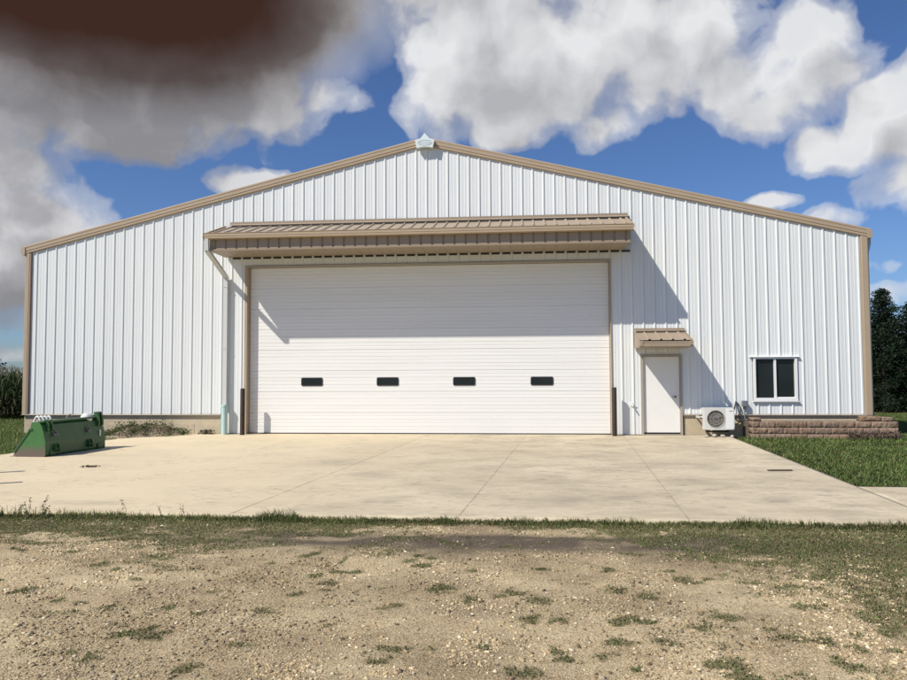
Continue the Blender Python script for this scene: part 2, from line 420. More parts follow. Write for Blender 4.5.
# structural wall behind the sheet
b = MB()
def wallbox(x0, x1, z0, z1f):
    n = max(1, int((x1-x0)/3)) ; xs = [x0+(x1-x0)*i/n for i in range(n+1)]
    if x0 < 0 < x1: xs = sorted(set(xs+[0.0]))
    for a, c in zip(xs[:-1], xs[1:]):
        ta, tc = (z1f(a), z1f(c)) if callable(z1f) else (z1f, z1f)
        b.add([(a, .012, z0), (c, .012, z0), (c, .24, z0), (a, .24, z0), (a, .012, ta), (c, .012, tc), (c, .24, tc), (a, .24, ta)],
              [(0,3,2,1),(4,5,6,7),(0,1,5,4),(1,2,6,5),(2,3,7,6),(3,0,4,7)])
wallbox(-W+.03, SK0-.003, BASE+.002, top); wallbox(SK0, D0-.01, .01, top); wallbox(D0-.008, D1+.008, DH+.012, top)
wallbox(D1+.01, E0-.012, .01, top); wallbox(E0-.01, E1+.01, EH+.012, top); wallbox(E1+.012, W0-.01, BASE+.002, top)
wallbox(W0-.008, W1+.008, BASE+.002, WZ0-.012); wallbox(W0-.008, W1+.008, WZ1+.012, top); wallbox(W1+.01, W-.03, BASE+.002, top)
b.build('inner_wall', m_offwhite, shed)
# side and back walls, ribbed
DEPTH = 36
for sx in (-1, 1):
    sw = MB(); xx = sx*W; y = .0
    zt = gable(W)+.1
    while y < DEPTH:
        y2 = min(y+.305, DEPTH)
        pr = [(y, 0), (y+.09, 0), (y+.11, .034), (y+.14, .034), (y+.16, 0), (y2, 0)]
        for (ya, da), (yb, db) in zip(pr[:-1], pr[1:]):
            sw.add([(xx+sx*(da-.03), ya, BASE), (xx+sx*(db-.03), yb, BASE), (xx+sx*(db-.03), yb, zt), (xx+sx*(da-.03), ya, zt)], [(0, 1, 2, 3)])
        y = y2
    sw.build('side_siding', m_side, shed)
bw = MB(); bw.add([(-W, DEPTH, 0), (W, DEPTH, 0), (W, DEPTH, gable(W)+.1), (0, DEPTH, gable(0)+.1), (-W, DEPTH, gable(W)+.1)], [(0, 1, 2, 3, 4)])
bw.build('back_siding', m_side, shed)
# foundation
fo = MB(); fo2 = MB()
fo.box(-W+.03, SK0-.002, .03, .3, -.3, BASE-.038); fo2.box(E1+.085, W-.03, .03, .3, -.3, BASE-.038)
fo.box(-W+.03, -W+.3, .301, DEPTH-.03, -.3, BASE-.002); fo2.box(W-.3, W-.03, .301, DEPTH-.03, -.3, BASE-.002)
# form-board offset along the wall: lower face sits slightly proud, in separate pours
xs = [-12.1, -9.9, -7.55, -6.85, SK0-.01]
for a, c in zip(xs[:-1], xs[1:]): fo.box(a+.006, c-.006, .012, .0295, -.3, .30)
xs = [E1+.09, 8.45, 10.6, 12.1]
for a, c in zip(xs[:-1], xs[1:]): fo2.box(a+.006, c-.006, .012, .0295, -.3, .47)
fo.build('foundation', m_found, shed); fo2.build('foundation', m_found, shed)

# corner trims
for sx, wd in ((-1, .155), (1, .20)):
    c = MB(); x1 = sx*W; x0 = sx*(W-wd)
    poly = [(x1, .10), (x1, -.042), (x1-sx*.02, -.05), (x0+sx*.035, -.05), (x0+sx*.02, -.040), (x0, -.040), (x0, 0.0), (x1-sx*.03, .01), (x1-sx*.03, .10)]
    zt = gable(W)+.12
    c.extr(poly, BASE-.02, zt, 'z'); c.build('corner_trim', m_tan, shed)
    if sx < 0:
        c = MB(); c.box(x0+.003, x0+.035, -.045, -.004, BASE-.01, zt); c.build('corner_trim_edge', m_brown, shed)
# rake trims: moulded cross-section swept up each slope
RK = [(a_*.5, b_) for a_, b_ in [(0, .00), (-.055, .0), (-.115, .015), (-.125, .03), (-.125, .055), (-.105, .065), (-.105, .085), (-.13, .095), (-.13, .185), (-.145, .195), (-.145, .235), (-.12, .25), (0.05, .25)]]
for sx in (-1, 1):
    c = MB(); n = len(RK); xe = 12.275
    v = []
    for x in (sx*.0, sx*xe):
        for (y, dz) in RK: v.append((x, y, gable(x)-.01+dz))
    c.add(v, [(i, i+1, n+i+1, n+i) for i in range(n-1)]+[tuple(range(n-1, -1, -1)), tuple(range(n, 2*n))])
    c.build('rake_trim', m_tan, shed)
    # eave gutter return
    g = MB(); a, d = sx*W, sx*12.30
    z0 = gable(W)-.035
    g.extr([(a, z0), (d-sx*.02, z0), (d, z0+.03), (d, z0+.21), (a, z0+.24)], -.085, DEPTH, 'y')
    g.build('eave_gutter', m_tan, shed)
# dark shadow gap trim under rake
# roof
for sx in (-1, 1):
    r = MB()
    x1 = sx*12.26
    za, zb = gable(0)+.245, gable(12.26)+.245
    y = -.09; first = True
    r.add([(0, -.05, za), (x1, -.05, zb), (x1, DEPTH+.1, zb), (0, DEPTH+.1, za), (0, -.05, za-.06), (x1, -.05, zb-.06), (x1, DEPTH+.1, zb-.06), (0, DEPTH+.1, za-.06)],
          [(0,1,2,3),(7,6,5,4),(0,4,5,1),(1,5,6,2),(2,6,7,3)])
    y = .1
    while y < DEPTH:
        r.add([(0, y, za+.001), (x1, y, zb+.001), (0, y+.03, za+.035), (x1, y+.03, zb+.035), (0, y+.06, za+.001), (x1, y+.06, zb+.001)], [(0, 1, 3, 2), (2, 3, 5, 4)]); y += .61
    r.build('roof', m_galv, shed)
# ridge end cap: white, peaked, with a faint oval badge
rc = MB()
poly = [(-.265, 8.46), (-.215, 8.235), (-.10, 8.262), (0, 8.272), (.14, 8.262), (.25, 8.235), (.30, 8.46), (.15, 8.515), (.02, 8.67), (-.11, 8.515)]
rc.extr(poly, -.20, -.080, 'y')
rc.extr([(-.14, 8.50), (.18, 8.50), (.02, 8.66)], -.079, .5, 'y')
cap = rc.build('ridge_end_cap', M('cap_enamel', (.70, .76, .75), .4, var=.04, nscale=12), shed)
m_badge = M('badge_pale_blue', (.50, .60, .62), .5, var=.15, nscale=40)
bd = MB()
ring = lambda a, c, n=28: [(.02+a*math.cos(2*math.pi*i/n), 8.39+c*math.sin(2*math.pi*i/n)) for i in range(n)]
o1, o2 = ring(.215, .085), ring(.185, .06)
n = 28
v = [(p[0], -.206, p[1]) for p in o1]+[(p[0], -.206, p[1]) for p in o2]+[(p[0], -.199, p[1]) for p in o1]+[(p[0], -.199, p[1]) for p in o2]
fc = []
for i in range(n):
    j = (i+1) % n
    fc += [(i, j, n+j, n+i), (i, 2*n+i, 2*n+j, j), (n+i, n+j, 3*n+j, 3*n+i)]
bd.add(v, fc)
for i, x in enumerate((-.12, -.065, -.01, .045, .10, .15)):
    bd.box(x-.017, x+.017, -.206, -.1995, 8.365+.004*(i % 2), 8.415-.005*(i % 3))
bd.build('badge', m_badge, cap)

# -------- overhead door
od = MB()
pr = []   # (z, y) profile
NS = 8; SH = DH/NS
z = 0
for k in range(NS):
    z0 = k*SH
    pr += [(z0+.000, .014), (z0+.004, .014), (z0+.012, .0)]
    for j in range(1, 6):
        zc = z0+SH*j/6
        dpt = .006 if j % 2 else .009
        pr += [(zc-.010, 0), (zc-.003, dpt), (zc+.003, dpt), (zc+.010, 0)]
    pr += [(z0+SH-.012, 0), (z0+SH-.004, .014)]
for (za, ya), (zb, yb) in zip(pr[:-1], pr[1:]):
    if zb < .03: continue
    za = max(za, .03)
    od.add([(D0+.002, RECESS+ya, za), (D1-.002, RECESS+ya, za), (D1-.002, RECESS+yb, zb), (D0+.002, RECESS+yb, zb)], [(0, 1, 2, 3)])
od.box(D0+.004, D1-.004, RECESS+.02, RECESS+.055, .03, DH-.004)
odoor = od.build('overhead_door', m_door, shed)
ws = MB(); ws.bbox(D0+.01, D1-.01, RECESS-.012, RECESS+.04, .002, .0285, .003); ws.build('bottom_seal', m_black, odoor)
for xc in (-3.368, -1.126, 1.099, 3.318):
    def rrect(hw, hh, r, n=5):
        out = []
        for cx, cz, a0 in ((hw-r, hh-r, 0), (-hw+r, hh-r, 90), (-hw+r, -hh+r, 180), (hw-r, -hh+r, 270)):
            for i in range(n+1):
                a = R(a0+90*i/n); out.append((xc+cx+r*math.cos(a), 1.512+cz+r*math.sin(a)))
        return out
    o, i_ = rrect(.322, .122, .045), rrect(.290, .090, .03)
    n = len(o); w = MB()
    v = [(p[0], RECESS-.014, p[1]) for p in o]+[(p[0], RECESS-.014, p[1]) for p in i_]+[(p[0], RECESS+.012, p[1]) for p in o]+[(p[0], RECESS+.0, p[1]) for p in i_]
    fc = []
    for i in range(n):
        j = (i+1) % n; fc += [(i, j, n+j, n+i), (i, 2*n+i, 2*n+j, j), (n+i, n+j, 3*n+j, 3*n+i)]
    w.add(v, fc); w.build('window', m_black, odoor)
    w = MB(); w.extr(i_, RECESS-.004, RECESS+.01, 'y'); w.build('window_pane', m_glass, odoor)
# door frame: jamb and head trim (tan outside, returns)
jt = MB()
for x0, x1 in ((D0-.065, D0), ):
    jt.extr([(x0, -.045), (x1+.0, -.045), (x1, RECESS+.03), (x1-.012, RECESS+.03), (x1-.012, .0), (x0, .0)], .004, DH, 'z')
jt.build('door_jamb_trim', m_tan, shed); jt = MB()
x0, x1 = D1, D1+.022
jt.extr([(x0, -.040), (x1, -.040), (x1, .0), (x0+.012, .0), (x0+.012, RECESS+.03), (x0, RECESS+.03)], .004, DH, 'z')
jt.build('door_jamb_trim', m_tan, shed)
jh = MB(); jh.extr([(-.038, DH), (RECESS+.03, DH-.0), (RECESS+.03, DH+.012), (-.003, DH+.012), (-.003, DH+.04), (-.038, DH+.04)], D0-.065, D1+.035, 'x')
jh.build('door_head_trim', m_frame, shed)
jb = MB(); jb.box(D0-.011, D0+.028, RECESS-.02, RECESS-.001, .03, DH-.002); jb.build('weather_strip', m_frame, shed); jb = MB(); jb.box(D1-.02, D1-.001, RECESS-.02, RECESS-.001, .03, DH-.002)
jb.build('weather_strip', m_frame, shed)

# -------- entry door
ef = MB(); t = .045
ef.box(E0-.045, E0+.012, -.05, .14, .002, EH+.045); ef.box(E1-.012, E1+.045, -.05, .14, .002, EH+.045)
ef.box(E0+.0125, E1-.0125, -.048, .14, EH-.008, EH+.043)
ef.box(E0+.0125, E1-.0125, -.03, .14, .002, .03)
entry_frame = ef.build('entry_door_frame', m_frame, shed)
ed = MB(); ed.bbox(E0+.016, E1-.016, .02, .065, .045, EH-.012, .003)
edoor = ed.build('entry_door', m_mandoor, shed)
h = MB(); h.tube([(6.985, .02, 1.06), (6.985, .005, 1.06)], .034, 16); h.tube([(6.985, .01, 1.06), (6.985, -.045, 1.06)], .011, 10)
h.tube([(6.99, -.042, 1.06), (6.94, -.046, 1.062), (6.875, -.04, 1.058)], [.011, .010, .008], 10)
h.build('door_handle', m_steel, edoor)
h = MB(); h.bbox(E0+.02, E1-.02, .008, .0195, .045, .075, .002); h.build('door_sweep', m_black, edoor)

# -------- window
wn = MB()
wn.box(W0, W0+.062, -.045, .10, WZ0, WZ1); wn.box(W1-.062, W1, -.045, .10, WZ0, WZ1)
wn.box(W0+.0625, W1-.0625, -.045, .10, WZ0, WZ0+.085); wn.box(W0+.0625, W1-.0625, -.040, .10, WZ1-.05, WZ1)
wn.box((W0+W1)/2-.028, (W0+W1)/2+.028, -.02, .09, WZ0+.0855, WZ1-.0505)
wn.box((W0+W1)/2+.0285, W1-.063, .0, .09, WZ0+.0855, WZ0+.105)
win = wn.build('window_frame', m_whitepl, shed)
dr = MB(); dr.extr([(-.075, WZ1+.004), (-.07, WZ1+.016), (.0, WZ1+.03), (.0, WZ1+.004)], W0-.1, W1+.06, 'x'); dr.build('drip_cap', m_whitepl, win)
sl = MB(); sl.extr([(-.07, WZ0-.03), (-.075, WZ0-.012), (.0, WZ0-.002), (.0, WZ0-.03)], W0-.03, W1+.04, 'x'); sl.build('sill', m_whitepl, win)
gp = MB(); gp.box(W0+.063, (W0+W1)/2-.0285, .03, .04, WZ0+.086, WZ1-.051); gp.build('pane', m_glass, win)
gp = MB(); gp.box((W0+W1)/2+.0285, W1-.063, .045, .055, WZ0+.1055, WZ1-.051); gp.build('pane', m_glass, win)
rb = MB(); rb.box((W0+W1)/2+.05, W1-.08, .15, .16, WZ1-.2, WZ1-.06); rb.build('blind', m_grey, win)
for k in range(4):
    pass

# -------- big canopy over the overhead door
cn = empty('door_canopy', (0, 0, 0)); cn.parent = shed
KX0, KX1 = -5.90, 5.64
ZB = 5.18; ZF = 5.50; YF = -1.22
def ribbed_slope(mb, x0, x1, ya, za, yb, zb, off=.05, pitch=.305, h=.034, thick=.02):
    """corrugated sheet from (ya,za) at the wall to (yb,zb) at the edge, with rib ends left open"""
    pr = []
    k = int(math.floor((x0-off)/pitch))-1
    while off+k*pitch < x1+pitch:
        c = off+k*pitch
        pr += [(c-.04, 0), (c-.016, h), (c+.016, h), (c+.04, 0)]; k += 1
    xs = [p[0] for p in pr]; hs = [p[1] for p in pr]
    pts = [(x0, float(np.interp(x0, xs, hs)))]+[p for p in pr if x0 < p[0] < x1]+[(x1, float(np.interp(x1, xs, hs)))]
    L = math.hypot(yb-ya, zb-za); ny, nz = -(zb-za)/L, (yb-ya)/L
    if nz < 0: ny, nz = -ny, -nz
    n = len(pts); v = []
    for (y, z) in ((ya, za), (yb, zb)):
        for (x, hh) in pts: v.append((x, y+ny*hh, z+nz*hh))
        for (x, hh) in pts: v.append((x, y+ny*(hh-.004), z+nz*(hh-.004)))
    fcs = []
    for i in range(n-1):
        fcs += [(i, i+1, 2*n+i+1, 2*n+i), (n+i, 3*n+i, 3*n+i+1, n+i+1), (i, n+i, n+i+1, i+1), (2*n+i, 2*n+i+1, 3*n+i+1, 3*n+i)]
    mb.add(v, fcs)
rp = MB(); ribbed_slope(rp, -5.96, 5.70, -.045, 6.085, -1.30, 5.665)
rp.build('roof_panel', m_tan2, cn)
fl = MB(); fl.extr([(-.038, 6.235), (-.05, 6.235), (-.05, 6.17), (-.13, 6.128), (-.128, 6.118), (-.038, 6.165)], -5.80, 5.76, 'x')
fl.build('wall_flashing', m_tan2, cn)
bkk = MB(); bkk.box(-5.93, 5.67, -.30, -.0365, 5.30, 5.93); bkk.build('blocking', m_brown, cn)
# vertical ribbed front board
fp = MB()
for i, (x0, x1) in enumerate([(KX0, KX1)]):
    k = int(math.floor((x0-.05)/.305))-1; pts = [(x0, 0)]
    while True:
        c = .05+k*.305; k += 1
        if c+.04 > x1: break
        if c-.04 < x0: continue
        pts += [(c-.03, 0), (c-.012, .03), (c+.012, .03), (c+.03, 0)]
    pts.append((x1, 0))
    for (xa, ya), (xb, yb) in zip(pts[:-1], pts[1:]):
        fp.add([(xa, YF+ya, ZB+.04), (xb, YF+yb, ZB+.04), (xb, YF+yb, ZF+.08), (xa, YF+ya, ZF+.08)], [(0, 1, 2, 3)])
fp.build('front_board', m_tan2, cn)
ft = MB(); ft.extr([(YF+.01, ZB), (YF-.04, ZB), (YF-.045, ZB+.045), (YF+.01, ZB+.045)], KX0-.012, KX1+.012, 'x')
ft.build('bottom_trim', m_tan2, cn)
# soffit: shallow corrugations running out from the wall
so = MB(); k = -20; pts = [(KX0, 0)]
while True:
    c = .05+k*.305; k += 1
    if c+.04 > KX1: break
    if c-.04 < KX0: continue
    pts += [(c-.03, 0), (c-.012, .010), (c+.012, .010), (c+.03, 0)]
pts.append((KX1, 0))
for (xa, ha), (xb, hb) in zip(pts[:-1], pts[1:]):
    so.add([(xa, YF+.011, ZB+.006+ha), (xb, YF+.011, ZB+.006+hb), (xb, -.038, ZB+.006+hb), (xa, -.038, ZB+.006+ha)], [(0, 1, 2, 3)])
so.build('soffit', m_tan2, cn)
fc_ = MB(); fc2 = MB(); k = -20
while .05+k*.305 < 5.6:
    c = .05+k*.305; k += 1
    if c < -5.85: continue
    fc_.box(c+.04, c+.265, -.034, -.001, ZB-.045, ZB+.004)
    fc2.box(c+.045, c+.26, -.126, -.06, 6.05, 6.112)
fc_.build('gap_shade_strip', m_black, cn); fc2.build('gap_shade_strip', m_black, cn)  # black strips put in as the shade of open gaps under soffit and flashing
# gable ends of the canopy
for x, xb in ((KX0-.012, KX0), (KX1, KX1+.012)):
    e = MB(); e.extr([(-.037, ZB), (YF+.009, ZB), (YF+.009, 5.66), (-.037, 6.05)], x, xb, 'x'); e.build('end_panel', m_tan2, cn)
    e2 = MB()
# soffit side trims
for x0, x1 in ((-5.965, -5.93), (5.675, 5.71)):
    e = MB(); e.extr([(-.045, 6.045), (-1.30, 5.625), (-1.30, 5.70), (-.045, 6.135)], x0, x1, 'x'); e.build('gable_trim', m_tan, cn)
# gutter
gt = MB(); y0, y1 = -1.265, -1.385
poly = [(y0, 5.50), (y1+.035, 5.50), (y1+.01, 5.515), (y1+.008, 5.565), (y1, 5.575), (y1, 5.645), (y1-.012, 5.652), (y1-.012, 5.665), (y1+.012, 5.665), (y1+.012, 5.58), (y1+.03, 5.52), (y0, 5.515)]
gt.extr(poly, -6.03, 5.71, 'x')
gt.box(-6.04, -6.028, y1-.01, y0, 5.498, 5.664); gt.box(5.708, 5.72, y1-.01, y0, 5.498, 5.664)
gt.box(-6.027, 5.707, y0-.001, y0+.042, 5.50, 5.62)
gt.build('gutter', m_tan, cn)

# black strips above paint in shaded gaps between ribs under flashings & soffit
ds = MB()
ds.bar((-5.955, -1.32, 5.52), (-5.955, -1.30, 5.18), .12, .10, (0, -1, 0))
ds.bar((-5.955, -1.30, 5.20), (-5.885, -.10, 4.60), .12, .095, (0, -1, .2))
ds.bar((-5.885, -.10, 4.62), (-5.885, -.10, .78), .12, .10, (0, -1, 0))
dsp = ds.build('downspout', m_wdown, shed)
for z in (4.3, 2.5):
    sb = MB(); sb.box(-5.96, -5.81, -.158, -.152, z, z+.03); sb.build('strap', m_wdown, dsp)
dp = MB(); dp.tube([(-5.865, -.17, -.02), (-5.865, -.17, .80)], .085, 24); dp.tube([(-5.865, -.17, .80), (-5.865, -.17, .86)], .095, 24)
o = dp.build('drain_pipe', m_teal, smooth=True, auto=40)
tag(o, 'short upright pale teal drain pipe on the concrete, catching the white downspout', 'pipe')

# -------- small canopy over the entry door
sc_ = empty('entry_canopy', (0, 0, 0)); sc_.parent = shed
SX0, SX1 = 5.90, 7.24
rp = MB(); ribbed_slope(rp, SX0, SX1, -.042, 2.86, -.93, 2.60, off=.05); rp.build('roof_panel', m_tan2, sc_)
fl = MB(); fl.extr([(-.038, 2.97), (-.05, 2.97), (-.05, 2.925), (-.12, 2.90), (-.118, 2.89), (-.038, 2.915)], SX0-.01, SX1+.02, 'x'); fl.build('wall_flashing', m_tan2, sc_)
gt = MB()
gt.extr([(-.91, 2.40), (-1.0, 2.40), (-1.03, 2.43), (-1.03, 2.50), (-1.02, 2.50), (-1.015, 2.435), (-.99, 2.415), (-.91, 2.415)], SX0-.01, SX1-.04, 'x')
gt.box(SX0-.02, SX0+.06, -1.04, -.92, 2.44, 2.58); gt.box(SX1-.035, SX1+.03, -1.04, -.92, 2.47, 2.58)
gt.extr([(-.90, 2.40), (-.915, 2.40), (-.915, 2.575), (-.90, 2.575)], SX0+.002, SX1-.002, 'x')
gt.build('gutter', m_tan2, sc_)
for x0, x1 in ((SX0-.02, SX0-.004), (SX1+.004, SX1+.02)):
    e = MB(); e.extr([(-.038, 2.41), (-.91, 2.41), (-.96, 2.62), (-.038, 2.90)], x0, x1, 'x'); e.build('end_panel', m_tan2, sc_)
so = MB(); so.box(SX0, SX1, -.895, -.038, 2.412, 2.424); so.build('soffit', m_frame, sc_)

# right side-wall downspout
sd = MB()
sd.bar((12.275, .10, 5.42), (12.27, .10, 5.22), .09, .09); sd.bar((12.27, .10, 5.25), (12.20, .10, 4.95), .09, .09); sd.bar((12.215, .10, 4.98), (12.215, .10, .62), .07, .09)
sd.build('side_downspout', m_wdown, shed)
sd = MB(); sd.tube([(12.21, .10, .64), (12.20, -.02, .56), (12.20, -.05, .45)], .045, 12); sd.build('side_downspout_elbow', m_black, shed)

# ------------------------------------------------------------------ bollards, spigot, electrics, heat pump
for x, lab in ((-5.275, 'rusty brown steel bollard at the left edge of the overhead door'), (5.275, 'rusty brown steel bollard at the right edge of the overhead door')):
    o = MB(); o.tube([(x, -.30, -.05), (x, -.30, 1.31), (x, -.30, 1.335)], [.066, .066, .055], 24)
    ob = o.build('bollard', m_rust, smooth=True, auto=40)
    tag(ob, lab, 'bollard', 'bollards guarding the overhead door')
sp = MB(); sp.tube([(5.78, .0, .86), (5.78, -.10, .86), (5.78, -.13, .85), (5.80, -.15, .80)], [.022, .022, .024, .018], 12)
sp.tube([(5.72, -.085, .90), (5.84, -.085, .90)], .016, 8); sp.tube([(5.78, -.085, .86), (5.78, -.085, .90)], .012, 8); sp.tube([(5.78, -.036, .86), (5.78, -.03, .86)], .045, 14)
o = sp.build('water_spigot', m_whitepl, smooth=True, auto=40)
tag(o, 'small white water spigot on the ribbed wall between bollard and entry door', 'spigot')

ac = empty('heat_pump', (8.02, -.42, 0)); tag(ac, 'off white outdoor heat pump unit with round fan grille beside the entry door', 'heat pump')
AX0, AX1, AZ0, AZ1, AY0, AY1 = -.39, .39, .19, .78, -.14, .15
body = MB(); n = 32; cx, cz, rad = -.10, .485, .232
# front face with round hole
outer = []
for i in range(n):
    a = 2*math.pi*i/n+math.pi/4*0
    dx, dz = math.cos(a), math.sin(a)
    tx = ((AX1-cx) if dx > 0 else (AX0-cx))/dx if abs(dx) > 1e-6 else 1e9
    tz = ((AZ1-cz) if dz > 0 else (AZ0-cz))/dz if abs(dz) > 1e-6 else 1e9
    t = min(tx, tz); outer.append((cx+dx*t, cz+dz*t))
hole = [(cx+rad*math.cos(2*math.pi*i/n), cz+rad*math.sin(2*math.pi*i/n)) for i in range(n)]
v = [(p[0], AY0, p[1]) for p in outer]+[(p[0], AY0, p[1]) for p in hole]+[(p[0], AY0+.05, p[1]) for p in hole]
fc = []
for i in range(n):
    j = (i+1) % n; fc += [(i, j, n+j, n+i), (n+i, n+j, 2*n+j, 2*n+i)]
body.add(v, fc)
body.box(AX0, AX1, AY0+.051, AY1, AZ0, AZ1)
body.add([(AX0, AY0, AZ0), (AX0, AY0+.051, AZ0), (AX0, AY0+.051, AZ1), (AX0, AY0, AZ1)], [(0, 1, 2, 3)])
body.add([(AX1, AY0, AZ0), (AX1, AY0+.051, AZ0), (AX1, AY0+.051, AZ1), (AX1, AY0, AZ1)], [(0, 1, 2, 3)])
body.add([(AX0, AY0, AZ1), (AX0, AY0+.051, AZ1), (AX1, AY0+.051, AZ1), (AX1, AY0, AZ1)], [(0, 1, 2, 3)])
body.add([(AX0, AY0, AZ0), (AX0, AY0+.051, AZ0), (AX1, AY0+.051, AZ0), (AX1, AY0, AZ0)], [(0, 1, 2, 3)])
body.build('casing', m_offwhite, ac)
pn = MB(); pn.bbox(.17, .375, AY0-.008, AY0-.001, AZ0+.02, AZ1-.02, .002); pn.build('service_panel', m_whitepl, ac)
lt = MB(); 
for i in range(5): lt.box(.245+i*.022, .245+i*.022+.014, AY0-.0115, AY0-.0085, .685, .705)
lt.build('nameplate', m_grey, ac)
dk = MB(); dk.tube([(cx, AY0+.050, cz), (cx, AY0+.048, cz)], rad-.004, 32); dk.build('fan_opening', m_darkgrey, ac)
fb = MB()
for k in range(3):
    a0 = R(30+120*k); pts = []
    for (rr, da, dy) in ((.03, 0, .0), (.19, -.15, -.01), (.20, .55, .012), (.03, 1.0, .01)):
        pts.append((cx+rr*math.cos(a0+da), AY0+.03+dy, cz+rr*math.sin(a0+da)))
    fb.add(pts, [(0, 1, 2, 3)])
fb.tube([(cx, AY0+.045, cz), (cx, AY0+.02, cz)], .04, 14)
fb.build('fan', m_grey, ac)
gr = MB()
for rr in (.08, .155, .228):
    pts = [(cx+rr*math.cos(2*math.pi*i/24), AY0-.012, cz+rr*math.sin(2*math.pi*i/24)) for i in range(25)]
    gr.tube(pts, .004, 6, caps=False)
for k in range(16):
    a = 2*math.pi*k/16; gr.tube([(cx+.04*math.cos(a), AY0-.012, cz+.04*math.sin(a)), (cx+.225*math.cos(a), AY0-.004, cz+.24*math.sin(a))], .0022, 5)
gr.build('fan_grille', m_frame, ac)
ft_ = MB()
for x in (-.27, .27):
    ft_.box(x-.02, x+.02, AY0+.01, AY1+.24, AZ0-.04, AZ0-.001); ft_.box(x-.02, x+.02, AY1+.20, AY1+.24, AZ0+.0, AZ0+.30)
ft_.box(-.30, .30, .10, .13, AZ0-.08, AZ0-.041)
ft_.build('wall_bracket', m_black, ac)
pipe = MB(); pipe.tube([(-.392, 0.1, .52), (-.44, .10, .52), (-.50, .10, .52)], .02, 8); pipe.box(-.505, -.48, .06, .40, .49, .55); pipe.build('cable_clamp', m_offwhite, ac)

ln = MB()
def sag(p0, p1, dz, r, n=10, dx=0):
    pts = []
    for i in range(n+1):
        t = i/n; s_ = 4*t*(1-t); pts.append((p0[0]*(1-t)+p1[0]*t+dx*s_, p0[1]*(1-t)+p1[1]*t, p0[2]*(1-t)+p1[2]*t-dz*s_))
    ln.tube(pts, r, 8)
sag((8.41, -.38, .66), (8.60, -.03, .93), .06, .022); sag((8.41, -.38, .60), (8.85, -.05, .50), .16, .018)
sag((8.41, -.40, .52), (8.72, -.06, .42), .14, .014, dx=-.05); sag((8.60, -.05, .92), (8.66, -.06, .42), -.05, .016, dx=.08)
sag((8.66, -.06, .42), (8.98, -.05, .40), -.02, .012)
o = ln.build('refrigerant_lines', m_copper, smooth=True); tag(o, 'black insulated lines looping from the heat pump to the wall', 'cable')
eb = MB(); eb.bbox(8.745, 8.875, -.15, -.036, .79, .955, .006); eb.box(8.755, 8.865, -.158, -.1505, .80, .94)
ebo = empty('electrical_box', (0, 0, 0)); tag(ebo, 'small grey electrical disconnect box with conduit left of the window', 'electrical box')
eb.build('casing', m_grey, ebo)
cd = MB(); cd.tube([(8.81, -.09, .79), (8.81, -.09, .70), (8.815, -.09, -.05)], [.024, .018, .016], 10); cd.tube([(8.81, -.09, .80), (8.81, -.09, .72)], [.045, .02], 10)
cd.build('conduit', m_grey, ebo)

# rocks under the heat pump
def rock_mesh(r, seed, flat=.7):
    rs = random.Random(seed); mb = MB()
    import bmesh
    bm = bmesh.new(); bmesh.ops.create_icosphere(bm, subdivisions=2, radius=1)
    off = rs.random()*50
    for vtx in bm.verts:
        c = vtx.co; k = 1+.32*(math.sin(c.x*3.1+off)+math.sin(c.y*4.3+off*1.7)+math.sin(c.z*3.7+off*.6))/3+rs.uniform(-.05, .05)
        vtx.co = Vector((c.x*k*r, c.y*k*r*.8, c.z*k*r*flat))
    me = bpy.data.meshes.new('rock'); bm.to_mesh(me); bm.free(); me.materials.append(m_stone); return me
rk = [(7.66, -.60, .05, 'smallest pale rock, leftmost of the row below the heat pump'), (7.86, -.63, .085, 'largest rounded tan rock, second from left below the heat pump'),
      (8.08, -.60, .06, 'pale rock third from left in the row below the heat pump'), (8.30, -.70, .055, 'rightmost pale rock below the heat pump at the slab corner')]
for i, (x, y, r, lab) in enumerate(rk):
    o = link(bpy.data.objects.new('rock', rock_mesh(r, i+3))); o.location = (x, y, r*.45); o.rotation_euler = (0, 0, i*1.3)
    tag(o, lab, 'rock', 'rocks below the heat pump')

